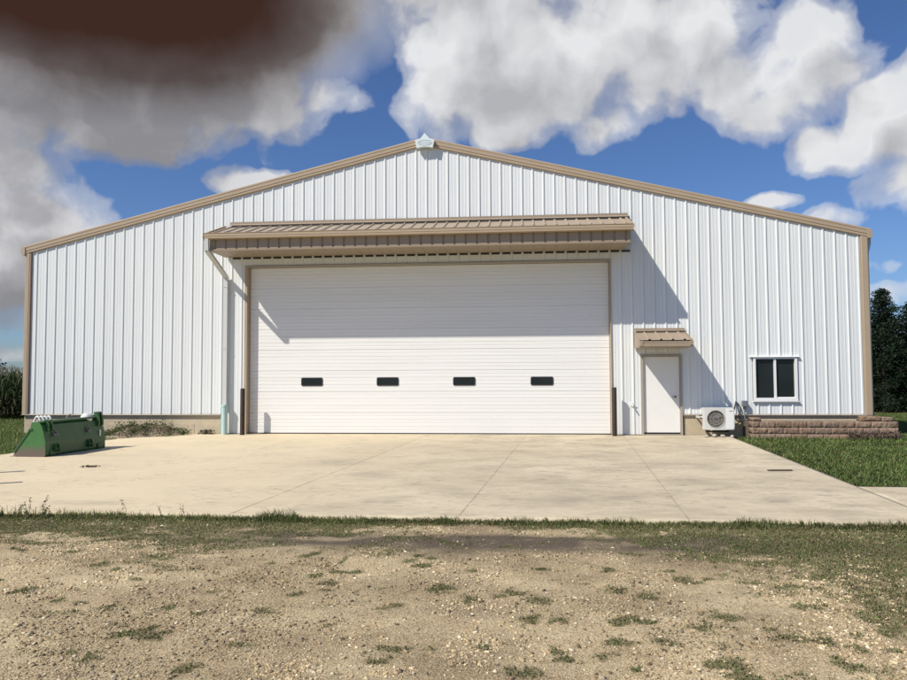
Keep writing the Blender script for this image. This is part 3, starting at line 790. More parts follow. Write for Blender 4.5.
# ------------------------------------------------------------------ block retaining wall at the right
def block_wall():
    V = []; Fc = []; C = []
    rs = random.Random(5)
    def block(x0, x1, y0, y1, z0, z1, face='y'):
        nx = max(2, int((x1-x0)/.028)); nz = 5
        base = len(V); tint = rs.uniform(.85, 1.15); tc = (tint*rs.uniform(.95, 1.05), tint, tint*rs.uniform(.9, 1.05))
        for j in range(nz+1):
            for i in range(nx+1):
                e = (i in (0, nx)) or (j in (0, nz))
                d = rs.uniform(.002, .012) if e else -rs.uniform(0, .030)
                V.append((x0+(x1-x0)*i/nx, y0+d, z0+(z1-z0)*j/nz)); C.append(tc)
        for j in range(nz):
            for i in range(nx):
                a = base+j*(nx+1)+i; Fc.append((a, a+1, a+nx+2, a+nx+1))
        b2 = len(V)
        for p in ((x0, y0+.018, z0), (x1, y0+.018, z0), (x1, y1, z0), (x0, y1, z0), (x0, y0+.018, z1), (x1, y0+.018, z1), (x1, y1, z1), (x0, y1, z1)):
            V.append(p); C.append(tc)
        for q in ((0,3,2,1),(4,5,6,7),(1,2,6,5),(2,3,7,6),(3,0,4,7)): Fc.append(tuple(b2+i for i in q))
    for row in range(4):
        z0 = -.22+row*.165; x = 8.75-(.2 if row % 2 else 0)
        while x < 12.40:
            a, c = max(x, 8.75), min(x+.40, 12.42)
            if c-a > .05: block(a+.0015, c-.0015, -.92+.008*row, -.62, z0+.001, z0+.164)
            x += .40
    # end column and caps
    block(8.76, 8.99, -.89, -.60, .443, .535); block(11.55, 11.85, -.80, -.5, .443, .50)
    block(11.56, 12.02, -.86, -.56, .443, .575); block(12.025, 12.30, -.87, -.56, .443, .55)
    # side return running back beside the building
    y = -.615
    while y < 3.2:
        for row in range(4):
            z0 = -.22+row*.165; V0 = len(V)
            block(12.12+.004, 12.42-.004, y+.004, y+.396, z0+.003, z0+.162)
        y += .40
    np_mesh_obj = np_mesh('retaining_wall', np.array(V), np.array(Fc), m_block, col=np.array(C))
    return np_mesh_obj
rw = block_wall(); tag(rw, 'low reddish split-face block planter wall under the window at the right corner', 'wall')
m_soil = M('planter_mulch', (.13, .10, .075), .95, var=.35, nscale=14, bump=.6, bscale=40)
pf = MB(); pf.box(8.78, 12.115, -.615, .008, -.2, .40); o = pf.build('planter_soil', m_soil); tag(o, kind='structure')

# ------------------------------------------------------------------ concrete apron (panels with saw-cut joints)
SK = lambda y: .074*(-y)       # joints drift left toward the viewer
def slab():
    V = []; Fc = []; C = []
    def jx(k, y): return {0: 0.09, 1: 2.87, 2: 5.53, 3: 8.37, -1: -2.70, -2: -5.45, -3: -8.1}[k]-.0735*(-y)
    spots = [(.72, -11.29, .10, .16), (.95, -11.28, .10, .16), (6.0, -10.9, .22, .25), (5.45, -10.7, .22, .14), (3.4, -10.9, .4, .35), (4.0, -10.8, .25, .2), (-.9, -6.8, .5, .5), (.1, -8.6, .35, .3), (-3.0, -11.6, .5, .16), (5.2, -6.8, .4, .3),(6.1,-6.9,.3,.2)]
    def panel(fx0, fx1, y0, y1, g=.0028):
        nx = 260 if fx0(0) < -7 and fx1(0) > 7 else 40; ny = max(3, int(abs(y1-y0)/.07)); base = len(V)
        for j in range(ny+1):
            y = y0+(y1-y0)*j/ny
            if j == 0: y += g
            if j == ny: y -= g
            a, c = fx0(y)+g, fx1(y)-g
            for i in range(nx+1):
                x = a+(c-a)*i/nx
                zz = 0.0
                V.append((x, y, zz))
                s_ = 0
                for (sx, sy, rx, ry) in spots:
                    d = math.hypot((x-sx)/rx, (y-sy)/ry)
                    if d < 1.6: s_ = max(s_, (1-d/1.6)*.75)
                C.append((s_*.75, float(sstep(2.5, -3.5, x)), 0))
        for j in range(ny):
            for i in range(nx):
                q = base+j*(nx+1)+i; Fc.append((q, q+1, q+nx+2, q+nx+1))
        # skirts
        per = [base+i for i in range(nx+1)]+[base+j*(nx+1)+nx for j in range(1, ny+1)]+[base+ny*(nx+1)+i for i in range(nx-1, -1, -1)]+[base+j*(nx+1) for j in range(ny-1, 0, -1)]
        b2 = len(V)
        for p in per: V.append((V[p][0], V[p][1], -.014 if (y0 > -12.2 and False) else -.11)); C.append((0, 0, 0))
        m_ = len(per)
        for i in range(m_):
            j = (i+1) % m_; Fc.append((per[i], b2+i, b2+j, per[j]))
    NE = lambda x: -12.28
    for a, c in ((-3, 3),):
        f0 = (lambda k: (lambda y: jx(k, y)))(a); f1 = (lambda k: (lambda y: jx(k, y)))(c)
        ycut = -6.15 if a < 1 else -6.15
        panel(f0, f1, -12.27, .0)
    # strip into the door recess
    panel(lambda y: D0+.004, lambda y: D1-.004, .0, .26, .002)
    panel(lambda y: E0+.014, lambda y: E1-.014, .0, .05, .002)
    # side drives
    for x0, x1 in ((-8.72, -13.0), (-13.0, -18.0)):
        panel((lambda q: (lambda y: q))(x1), (lambda q, fst: (lambda y: (jx(-3, y) if fst else q)))(x0, x0 == -8.72), -12.27, -6.45)
    for x0, x1 in ((7.6, 12.0), (12.0, 16.5)):
        panel((lambda q, fst: (lambda y: (jx(3, y) if fst else q)))(x0, x0 == 7.6), (lambda q: (lambda y: q))(x1), -12.27, -9.50)
    o = np_mesh('concrete_apron', np.array(V), np.array(Fc), m_slab, col=np.array(C)); tag(o, kind='structure')
slab()

# ------------------------------------------------------------------ ground
def px_ground(u, v):
    d = F_+R_*((u-453.5)/FPX)-U_*((v-340)/FPX); t = -CH/d.z
    return CX+d.x*t, -CD+d.y*t
TUFTS = [px_ground(*p)+(r_,) for *p, r_ in [(512,586,.15),(500,589,.10),(540,595,.15),(618,583,.13),(530,613,.13),(564,613,.13),(617,614,.12),(639,614,.10),(558,645,.13),(567,651,.12),(667,634,.15),(615,634,.12),(600,649,.12),(523,665,.11),
   (784,628,.17),(770,622,.12),(723,610,.16),(790,579,.18),(849,589,.15),(748,669,.16),(742,660,.10),(823,632,.14),(723,655,.14),(862,641,.15),(890,622,.2),(840,655,.13),(810,600,.14),(880,600,.22),
   (95,648,.13),(124,625,.13),(155,626,.15),(59,593,.11),(261,603,.11),(328,576,.11),(331,583,.10),(296,586,.10),(444,583,.14),(472,593,.13),(168,600,.12),(195,606,.12),(30,582,.18),(420,560,.12),(650,590,.11),(690,575,.14),(700,620,.1),(480,640,.08),(380,600,.07)]]
def cover(x, y):
    """grass cover 0..1 and damp-soil 0..1 at world x, y"""
    x = np.asarray(x, float); y = np.asarray(y, float)
    n1 = fbm(x, y, 1.2, 1); n2 = fbm(x, y*1.6, .35, 9); n3 = fbm(x, y, .16, 20, 3)
    near = sstep(-12.20, -12.30, y)
    dist = -12.3-y
    S = .95*np.exp(-(dist/.30)**2)*(.55+.9*(n1-.25))+.74*np.exp(-(dist/1.75)**2)*sstep(2.6, -1.5, x)+.46*np.exp(-dist/.9)
    S = S+1.0*sstep(.9, -.5, (dist-.35-(x-2.6)*.95)/1.6)*sstep(2.2, 5.5, x)*(.50+.32*sstep(6.0, 8.5, x))+.22*sstep(2.5, 6, x)
    n4 = vnoise(x, y, .07, 51)*.6+vnoise(x, y, .033, 52)*.4; n5 = fbm(x, y*1.7, .8, 55, 3)
    nn_ = .30*n2+.24*n3+.22*n4+.24*n5
    g = near*sstep(.60-.36*S, .69-.22*S, nn_)*(.35+.65*sstep(.35, .6, n5+.25*S))
    tt = np.zeros_like(x)
    for (tx_, ty_, tr_) in TUFTS:
        tt = np.maximum(tt, 1.35-np.sqrt(((x-tx_)/tr_)**2+((y-ty_)/(tr_*1.1))**2))
    tt = near*sstep(.55, 1.0, tt*.95+1.3*(n4-.5)+1.1*(n3-.5))
    t = vnoise(x, y*1.25, .27, 31)*.6+vnoise(x, y, .11, 33)*.4
    tuft = near*sstep(.765, .84, t+.055*sstep(0, 5, x)+.035*sstep(0,-3,x)+.16*(n4-.5))*sstep(.3, .8, dist)
    g = np.clip(np.maximum(np.maximum(g*(.55+.45*np.clip(S*1.3, 0, 1)), tuft), tt), 0, 1)
    damp = 1.15*near*sstep(.45, .75, dist+.5*(n1-.5))*sstep(1.75, 1.1, dist+.6*(n2-.5))*sstep(-1.6, .6, x)*sstep(8.2, 5.5, x)*(.55+.45*sstep(.35, .55, n2+.1*n3))
    d2 = np.exp(-(((x-2.45)/.45)**2+((y+15.55)/.22)**2))*.45+.3*np.exp(-(((x-1.9)/.55)**2+((y+13.9)/.3)**2))
    return g, np.clip(damp*.95+d2, 0, 1)
def side_lawn(x, y):
    r_edge = 8.40-.0735*(-y)
    right = (x > r_edge+.03)*(y > -9.45)
    left = (x < -8.05-.0735*(-y)*1.0)*(y > -6.40)
    return right | left
def ground():
    def axis(lo, hi, fine0, fine1, step):
        out = list(np.arange(fine0, fine1+1e-6, step)); s = step*1.5; p = fine0
        while p > lo: p -= s; out.append(max(p, lo)); s *= 1.35
        s = step*1.5; p = fine1
        while p < hi: p += s; out.append(min(p, hi)); s *= 1.35
        return np.array(sorted(set(out)))
    xs = axis(-900, 900, -8, 12, .05); ys = axis(-200, 1500, -18.4, -12.1, .05)
    X, Y = np.meshgrid(xs, ys)
    g, dmp = cover(X, Y)
    lawn = side_lawn(X, Y) | (Y > 0) | (X < -14) | (X > 18) | (Y < -30)
    g = np.where(lawn, 1.0, g)
    fade = sstep(-12.1, -12.5, Y)*sstep(-60, -22, Y)
    Z = -.045+fade*(.035*(fbm(X, Y, 1.6, 40)-.5)+.018*(fbm(X, Y, .22, 44, 3)-.5)-.01)
    under = (Y > -12.25) & (Y < 1) & (X > -8.2) & (X < 8.2)
    Z = np.where(under, -.10, Z)
    far = np.hypot(X, Y)
    Z = Z-.35*sstep(8, 26, Y)*sstep(10, 16, np.abs(X))*1.0
    V = np.stack([X.ravel(), Y.ravel(), Z.ravel()], 1)
    nx = len(xs); ny = len(ys)
    I, J = np.meshgrid(np.arange(nx-1), np.arange(ny-1)); q = (J*nx+I).ravel()
    Fc = np.stack([q, q+1, q+nx+1, q+nx], 1)
    C = np.stack([np.where(lawn, 1, g*.72).ravel(), dmp.ravel(), np.zeros(g.size)], 1)
    o = np_mesh('ground', V, Fc, m_ground, col=C, smooth=True); tag(o, kind='structure')
ground()
def gz(x, y):
    fade = sstep(-12.1, -12.5, y)
    z = -.045+fade*(.035*(fbm(x, y, 1.6, 40)-.5)+.018*(fbm(x, y, .22, 44, 3)-.5)-.01)
    return z-.35*sstep(8, 26, y)*sstep(10, 16, np.abs(x))

# gravel stones
def pebbles(N, small, name, label):
    # denser toward the camera
    y = -18.3+(rng.random(N)**1.25)*6.0; x = -5.5+rng.random(N)*15.5
    keep = (x > 2.7-(y+21.5)*.85-.6) & (x < 2.7+(y+21.5)*.85+1.2)
    cl = fbm(x, y, .5, 60, 3)
    g, d = cover(x, y)
    keep &= rng.random(N) < (.18+1.3*sstep(.40, .64, cl))*(1-.96*np.clip(d*1.3, 0, 1))*(1-.85*g)
    x, y = x[keep], y[keep]; n = len(x)
    r = (.0026+.0034*rng.random(n)**1.5) if small else (.0045+.0105*rng.random(n)**3.6)+.006*(rng.random(n) > .992)*(not small)
    z = gz(x, y)+r*.15
    O = np.array([[1,0,0],[-1,0,0],[0,1,0],[0,-1,0],[0,0,1],[0,0,-1]], float)
    # cube-octa style stones: 6 jittered + 8 corners -> use 14 verts / 24 tris for variety
    Cn = np.array([[a,b,c] for a in (-1,1) for b in (-1,1) for c in (-1,1)], float)*.64
    P = np.concatenate([O*1.0, Cn])
    nv = 14
    def corner(a, b, c): return 6+((a > 0)*4+(b > 0)*2+(c > 0)*1)
    T = []
    for ax in range(3):
        for sg in (1, -1):
            ctr = ax*2+(0 if sg > 0 else 1)
            oth = [i for i in range(3) if i != ax]
            loop = []
            for (u, w_) in ((1, 1), (-1, 1), (-1, -1), (1, -1)):
                c = [0, 0, 0]; c[ax] = sg; c[oth[0]] = u; c[oth[1]] = w_; loop.append(corner(*c))
            flip = (sg > 0) ^ (ax == 1)
            for k in range(4):
                a, b_ = loop[k], loop[(k+1) % 4]
                T.append((ctr, a, b_) if flip else (ctr, b_, a))
    T = np.array(T)
    if small:
        P = O*1.1; nv = 6; T = np.array([(0,2,4),(2,1,4),(1,3,4),(3,0,4),(2,0,5),(1,2,5),(3,1,5),(0,3,5)])
    jit = 1+.42*(rng.random((n, nv, 1))-.5)*2
    sc = np.stack([rng.uniform(.7, 1.6, n), rng.uniform(.6, 1.2, n), rng.uniform(.35, .85, n)], 1)
    V = P[None]*jit*sc[:, None, :]*r[:, None, None]
    th = rng.random(n)*6.283; c, s_ = np.cos(th)[:, None], np.sin(th)[:, None]
    vx = V[:, :, 0]*c-V[:, :, 1]*s_; vy = V[:, :, 0]*s_+V[:, :, 1]*c
    tl = rng.normal(0, .35, n)[:, None]
    vz = V[:, :, 2]+vx*tl*.5
    V = np.stack([vx+x[:, None], vy+y[:, None], vz+z[:, None]], 2).reshape(-1, 3)
    F3 = (T[None]+(np.arange(n)*nv)[:, None, None]).reshape(-1, 3)
    pal = np.array([[.49, .385, .23], [.43, .33, .19], [.56, .46, .29], [.68, .59, .42], [.28, .21, .13], [.14, .11, .075], [.42, .30, .185], [.34, .29, .21]])
    patch = (.80+.42*sstep(.36, .62, fbm(x, y, .9, 63, 3)))[:, None]
    pc = patch*pal[rng.choice(8, n, p=[.24, .22, .17, .08, .12, .08, .03, .06])]*rng.uniform(.72, 1.22, (n, 1))
    col = np.repeat(pc, nv, axis=0)
    o = np_mesh(name, V, F3, m_pebble, col=col); tag(o, label, 'gravel', kind='stuff')
pebbles(120000, False, 'gravel', 'loose tan crushed gravel scattered over the drive')
pebbles(520000, True, 'fine_gravel', 'fine pale grit packed between the larger gravel stones')

# grass blades
def blades(x, y, z, h, w, lean, pal, name, label, cat, pale=.12):
    n = len(x)
    th = rng.random(n)*6.283; dx, dy = np.cos(th), np.sin(th)
    wx, wy = -dy*w/2, dx*w/2
    ln_ = lean*h
    V = np.zeros((n, 5, 3))
    V[:, 0] = np.stack([x-wx, y-wy, z-.01], 1); V[:, 1] = np.stack([x+wx, y+wy, z-.01], 1)
    mx, my = x+dx*ln_*.35, y+dy*ln_*.35
    V[:, 2] = np.stack([mx+wx*.8, my+wy*.8, z+h*.6], 1); V[:, 3] = np.stack([mx-wx*.8, my-wy*.8, z+h*.6], 1)
    V[:, 4] = np.stack([x+dx*ln_, y+dy*ln_, z+h*(1-.25*np.clip(lean, 0, 1))], 1)
    b = (np.arange(n)*5)[:, None]
    F3 = np.concatenate([b+np.array([[0, 1, 2]]), b+np.array([[0, 2, 3]]), b+np.array([[3, 2, 4]])])
    pal = np.array(pal); c = pal[rng.integers(0, len(pal), n)]*rng.uniform(.75, 1.25, (n, 1))
    tone = (.62+.92*fbm(x, y, .9, 77))[:, None]; c = c*tone
    dry = rng.random(n) < pale
    c[dry] = np.array([.30, .25, .13])*rng.uniform(.7, 1.1, (dry.sum(), 1))
    o = np_mesh(name, V.reshape(-1, 3), F3, m_grass, col=np.repeat(c, 5, axis=0)); tag(o, label, cat, kind='stuff')
GP = [(.10, .165, .036), (.13, .19, .048), (.16, .20, .06), (.075, .13, .03)]
GD = [(.16, .145, .06), (.12, .125, .05), (.20, .165, .085), (.09, .105, .036)]
# 1 verge and patches near the camera
N = 520000
x = -6+rng.random(N)*17; y = -17.8+rng.random(N)*5.55
g, d = cover(x, y); k = (rng.random(N) < g*.9) & (x > 2.7-(y+21.3)*.8-.5) & (x < 2.7+(y+21.3)*.8+1)
x, y, g = x[k], y[k], g[k]
edge = sstep(-12.62, -12.34, y)
h = (.006+.016*rng.random(len(x)))+edge*.05*rng.random(len(x))*(.4+1.1*fbm(x, y, .6, 88))
blades(x, y, gz(x, y), h, .005+.005*rng.random(len(x)), .5+1.4*rng.random(len(x)), GP+GD+[(.15, .125, .06)], 'verge_grass', 'short patchy grass growing along the apron edge and through the gravel', 'grass', .22)
# 1b taller ragged blades right at the slab edge
N = 15000
x = -6+rng.random(N)*17; y = -12.29-np.abs(rng.normal(0, .07, N))
k = rng.random(N) < sstep(.3, .65, fbm(x, y, .45, 90)); x, y = x[k], y[k]
h = .02+.07*rng.random(len(x))**2*(.4+1.2*vnoise(x, y*0, .5, 97))*(1+.9*sstep(-1.5, -3.2, x))+.13*sstep(.58, .75, fbm(x, y*0, .7, 95))*rng.random(len(x))
blades(x, y, gz(x, y), h, .005+.004*rng.random(len(x)), .2+.8*rng.random(len(x)), GP+GD, 'edge_grass', 'taller ragged green grass overhanging the front edge of the concrete', 'grass', .10)
# 2 right lawn
N = 330000
y = -9.47+(rng.random(N)**1.5)*24; x = 7.6+rng.random(N)*20
k = side_lawn(x, y) & ~((x < 12.5) & (y > -.95)) & (x < 2.7+(y+21)*.62+1.5); x, y = x[k], y[k]
h = .035+.05*rng.random(len(x)); h = h*(1+.9*np.exp(-((y+1.05)/.25)**2)*(x < 12.5))
blades(x, y, gz(x, y), h, .010+.010*rng.random(len(x)), .3+.8*rng.random(len(x)), [(.09, .145, .032), (.115, .17, .042), (.145, .19, .055), (.07, .12, .028), (.16, .165, .062)], 'lawn_grass', 'lush green mown lawn right of the concrete apron', 'grass', .04)
# 3 left lawn
N = 90000
y = -6.4+rng.random(N)*18; x = -8.2-rng.random(N)*13
k = side_lawn(x, y) & (x > 2.7-(y+21)*.95) & ~((x > -12.3) & (y > -.02)); x, y = x[k], y[k]
blades(x, y, gz(x, y), .05+.09*rng.random(len(x)), .012+.010*rng.random(len(x)), .3+.8*rng.random(len(x)), GP+[(.10, .12, .04)], 'rough_grass', 'rough green grass at the left behind the loader bucket', 'grass', .1)

# ------------------------------------------------------------------ leaf clouds
def quads(name, P, size, col, parent=None, mat=None, aspect=.5, droop=0, mesh_only=False):
    n = len(P)
    a = rng.normal(size=(n, 3)); a[:, 2] = a[:, 2]*.6-droop; a /= np.linalg.norm(a, axis=1)[:, None]
    b = rng.normal(size=(n, 3)); b -= a*(a*b).sum(1)[:, None]; b /= np.linalg.norm(b, axis=1)[:, None]
    s_ = (size if np.ndim(size) else np.full(n, size))[:, None]
    V = np.stack([P-a*s_*.5, P+b*s_*aspect*.5, P+a*s_*.5, P-b*s_*aspect*.5], 1).reshape(-1, 3)
    Fc = np.arange(4*n).reshape(-1, 4)
    return np_mesh(name, V, Fc, mat or m_leaf, parent, col=np.repeat(col, 4, axis=0), nogive=mesh_only)

def conifer(loc, H, Rb, seed, label):
    rs = np.random.default_rng(seed)
    t = empty('conifer_tree', loc); tag(t, label, 'tree', 'dark conifers behind the right end of the shed')
    tr = MB(); tr.tube([(0, 0, -.3), (.02, 0, H*.4), (0, .02, H*.97)], [.15, .09, .015], 8)
    nb = 170; P = []; C = []
    for i in range(nb):
        u = (i+rs.random())/nb; z = .05+u*(H-.1); L = Rb*(1-u)**.75*(.65+.55*rs.random())+.12
        a = i*2.4+rs.normal(0, .3); rise = .15*L+.25*u*L
        tip = np.array([math.cos(a)*L, math.sin(a)*L, z+rise-.18*L])
        if i % 3 == 0: tr.tube([(0, 0, z), tuple(np.array([0, 0, z])*.5+tip*.5+np.array([0, 0, -.04])), tuple(tip)], [.028, .018, .006], 5)
        m_ = int(30+L*62)
        s_ = rs.random(m_)**.6
        p = np.array([0, 0, z])*(1-s_[:, None])+tip*s_[:, None]
        p += rs.normal(0, 1, (m_, 3))*np.array([.14, .14, .09])*(.5+L*.4)
        P.append(p); tone = rs.uniform(.55, 1.3); C.append(np.tile(np.array([.018, .034, .015])*tone, (m_, 1))*rs.uniform(.7, 1.35, (m_, 1)))
    tr.build('trunk', m_bark, t)
    P = np.concatenate(P); C = np.concatenate(C)
    quads('crown', P, .10+.10*rs.random(len(P)), C, t, aspect=.35, droop=.2)
    return t
CT = [(21.1, 18.4, 6.3, 2.3), (23.0, 19.4, 5.7, 2.1), (24.6, 18.4, 6.7, 2.1), (22.6, 21.5, 5.4, 1.9), (26.8, 19.4, 6.2, 2.2), (20.6, 21.5, 5.9, 2.2), (29.2, 20.0, 5.9, 2.1), (25.2, 22.6, 6.0, 2.2)]
LB = ['dark conifer right beside the shed corner, tallest at the left end of the row', 'shorter dark conifer in the dip of the treeline right of the shed corner',
      'dark conifer with a high pointed top at the right edge of the view', 'dark conifer behind the dip between the two taller front trees',
      'dark conifer beyond the right edge of the view, fifth in the row', 'dark conifer set back behind the shed corner, mostly hidden',
      'dark conifer at the far right end of the row', 'dark conifer in the back row behind the high pointed one']
for i, ((x, y, H, Rb), lab) in enumerate(zip(CT, LB)): conifer((x, y, -.3), H, Rb, 100+i, lab)

def broadleaf(name, loc, H, Rc, seed, label, base, n=5200, group=None, size=.22):
    rs = np.random.default_rng(seed); t = empty(name, loc); tag(t, label, 'tree', group)
    tr = MB(); tr.tube([(0, 0, -.3), (.1, 0, H*.35), (.0, .1, H*.6)], [.28, .2, .1], 8)
    cl = []
    for i in range(26):
        d = rs.normal(size=3); d /= np.linalg.norm(d); rr = rs.uniform(.45, .95)
        c = np.array([0, 0, H*.62])+d*rr*np.array([Rc, Rc, H*.36]); cl.append(c)
        if i % 2 == 0: tr.tube([(0, 0, H*.4), tuple((np.array([0, 0, H*.5])+c)/2), tuple(c)], [.09, .05, .015], 5)
    tr.build('trunk', m_bark, t)
    P = []; C = []
    for c in cl:
        m_ = n//26; d = rs.normal(size=(m_, 3)); d /= np.linalg.norm(d, axis=1)[:, None]
        P.append(c+d*(rs.random((m_, 1))**.5)*Rc*.38*np.array([1, 1, .75])); C.append(np.tile(np.array(base)*rs.uniform(.7, 1.3), (m_, 1))*rs.uniform(.7, 1.3, (m_, 1)))
    P = np.concatenate(P); quads('crown', P, size*(.7+.6*rs.random(len(P))), np.concatenate(C), t, aspect=.6)
broadleaf('broadleaf_tree', (-45.5, 40, -.3), 6.3, 2.6, 5, 'round dark tree rising above the corn left of the shed', (.028, .040, .018))
broadleaf('broadleaf_tree', (-52.0, 44, -.3), 5.0, 3.0, 6, 'lower dark tree at the far left edge of the view, above the corn', (.030, .042, .018))

# corn field at the far left
def corn():
    rs = np.random.default_rng(9); V = []; Fc = []; C = []
    def strip(pts, ws, side, col):
        b0 = len(V)
        for p, w in zip(pts, ws):
            V.append(p-side*w/2); V.append(p+side*w/2); C.append(col); C.append(col)
        for i in range(len(pts)-1): Fc.append((b0+2*i, b0+2*i+1, b0+2*i+3, b0+2*i+2))
    rows = []
    for r_ in range(9):
        yy = 7.2+r_*.76
        for xx in np.arange(-16.2, -27.0, -.20): rows.append((xx+rs.normal(0, .04), yy+rs.normal(0, .05)))
    for (x, y) in rows:
        H = rs.uniform(1.75, 2.15); g = rs.uniform(.6, 1.25); base = np.array([x, y, -.1])
        a = rs.random()*6.28; s_ = np.array([math.cos(a), math.sin(a), 0])
        stalk = np.array([.045, .055, .022])*g
        for aa in (0, 1.57):
            sd = np.array([math.cos(a+aa), math.sin(a+aa), 0]); strip([base, base+np.array([0, 0, H])], [.03, .015], sd, stalk)
        for k in range(11):
            z = .25+k*(H-.4)/11; an = a+(k % 2)*3.14+rs.normal(0, .4); d = np.array([math.cos(an), math.sin(an), 0]); L = rs.uniform(.45, .75)
            p0 = base+np.array([0, 0, z]); side = np.array([-d[1], d[0], 0])
            pts = [p0, p0+d*L*.35+np.array([0, 0, .22]), p0+d*L*.75+np.array([0, 0, .18]), p0+d*L+np.array([0, 0, -.10])]
            dryf = .5 if z < .8 else 0
            col = (np.array([.030, .048, .015])*(1-dryf)+np.array([.07, .055, .03])*dryf)*g*rs.uniform(.7, 1.3)
            strip(pts, [.05, .075, .06, .01], side, col)
        for k in range(5):
            an = rs.random()*6.28; d = np.array([math.cos(an)*.10, math.sin(an)*.10, .24]); strip([base+np.array([0, 0, H-.05]), base+np.array([0, 0, H-.05])+d], [.014, .008], np.array([1, 0, 0]), np.array([.13, .105, .05])*g)
    o = np_mesh('corn_field', np.array(V), np.array(Fc), m_leaf, col=np.array(C)); tag(o, 'tall dark corn standing in dense rows left of the shed', 'corn', kind='stuff')
corn()

# ------------------------------------------------------------------ weeds along the left foundation
def mound():
    xs = np.linspace(-9.4, -6.7, 60); ys = np.linspace(-2.4, .0, 50); X, Y = np.meshgrid(xs, ys)
    h = .30*np.exp(-((X+8.3)/.55)**2-((Y+.75)/.65)**2)+.20*np.exp(-((X+7.5)/.55)**2-((Y+.45)/.4)**2)
    Z = -.07+h+.05*(fbm(X, Y, .25, 12)-.5)*(h > .02)+.04*(X < -8.1)
    q = (np.arange(49)[:, None]*60+np.arange(59)[None]).ravel(); Fc = np.stack([q, q+1, q+61, q+60], 1)
    o = np_mesh('dirt_mound', np.stack([X.ravel(), Y.ravel(), Z.ravel()], 1), Fc, m_soil2, smooth=True); tag(o, kind='structure')
m_soil2 = M('pale_soil', (.28, .225, .155), .95, var=.3, nscale=10, bump=.6, bscale=40)
mound()
def weed_patch():
    rs = np.random.default_rng(3); P = []; C = []; V = []; Fc = []; CC = []
    for i in range(150):
        x = rs.uniform(-9.2, -6.85); y = rs.uniform(-1.5, -.12)
        hh = .30*math.exp(-((x+8.3)/.55)**2-((y+.75)/.65)**2)+.20*math.exp(-((x+7.5)/.55)**2-((y+.45)/.4)**2)
        if hh < .045: continue
        dead = rs.random() < (.42 if x < -8.0 else .22)
        H = rs.uniform(.07, .22)*(1.5 if rs.random() < .12 else 1); m_ = 34
        p = np.stack([rs.normal(x, .075, m_), rs.normal(y, .075, m_), -.05+hh+rs.random(m_)*H], 1); P.append(p)
        C.append(np.tile((np.array([.20, .16, .11]) if dead else np.array([.075, .11, .032])), (m_, 1))*rs.uniform(.6, 1.35, (m_, 1)))
    for x in (-6.52, -6.42, -6.30):
        p = np.stack([rs.normal(x, .07, 60), rs.normal(-.12, .05, 60), .0+rs.random(60)*.13], 1); P.append(p); C.append(np.tile([.035, .022, .018], (60, 1))*rs.uniform(.6, 1.4, (60, 1)))
    P = np.concatenate(P); o = quads('weed_patch', P, .035+.05*rs.random(len(P)), np.concatenate(C), aspect=.4)
    tag(o, 'mixed green and dead weeds sprawling along the left foundation', 'weeds', kind='stuff')
weed_patch()
# dead roots hanging at the foot of the block wall
P = np.stack([11.1+1.3*rng.random(900), -1.02+.06*rng.normal(size=900), .0+.19*rng.random(900)], 1)
o = quads('dead_grass', P, .08+.06*rng.random(900), np.tile([.20, .155, .12], (900, 1))*rng.uniform(.5, 1.3, (900, 1)), aspect=.15, droop=.8)
tag(o, 'dead brown grass hanging at the foot of the block wall', 'dead grass', kind='stuff')

# tall individual weeds standing at the apron edge
def weed(x, y, H, lab, seed, leafy=True):
    rs = np.random.default_rng(seed); t = empty('weed', (x, y, -.04)); tag(t, lab, 'weed', 'tall weeds at the apron edge')
    st = MB(); P = []; 
    nst = 3 if leafy else 1
    for k in range(nst):
        bx, by = rs.normal(0, .03, 2); tx, ty = rs.normal(0, .07, 2); hh = H*(1 if k == 0 else rs.uniform(.5, .85))
        st.tube([(0, 0, 0), (bx, by, hh*.5), (bx+tx*.6, by+ty*.6, hh)], [.0035, .0028, .0015], 5)
        for j in range(12 if leafy else 26):
            u = .25+.75*rs.random() if leafy else .45+.55*rs.random()
            P.append((bx*u*1.6+tx*.5*u+rs.normal(0, .014), by*u*1.6+ty*.5*u+rs.normal(0, .014), hh*u))
    st.build('stem', m_stem, t)
    P = np.array(P); quads('leaves', P, (.03 if leafy else .016)+.015*rs.random(len(P)), np.tile([.10, .11, .045] if leafy else [.17, .13, .07], (len(P), 1))*rs.uniform(.7, 1.3, (len(P), 1)), t, aspect=.4)
m_stem = M('weed_stem', (.13, .13, .06), .8)
weed(-3.33, -12.36, .24, 'branching leafy weed second from left at the apron edge, tallest stems', 1)
weed(-3.12, -12.38, .26, 'upright bushy weed third from left at the apron edge in front of the bucket', 4)
weed(-2.04, -12.42, .25, 'single upright seed-headed weed alone in the middle of the weeds', 2, False)
weed(-1.62, -12.40, .16, 'thin leaning weed just right of the single seed-headed one', 7, False)
weed(-1.28, -12.42, .19, 'rightmost sparse weed sprig at the apron edge', 5, False)
weed(-3.98, -12.35, .22, 'leftmost thin pale weed at the edge of the view', 6, False)

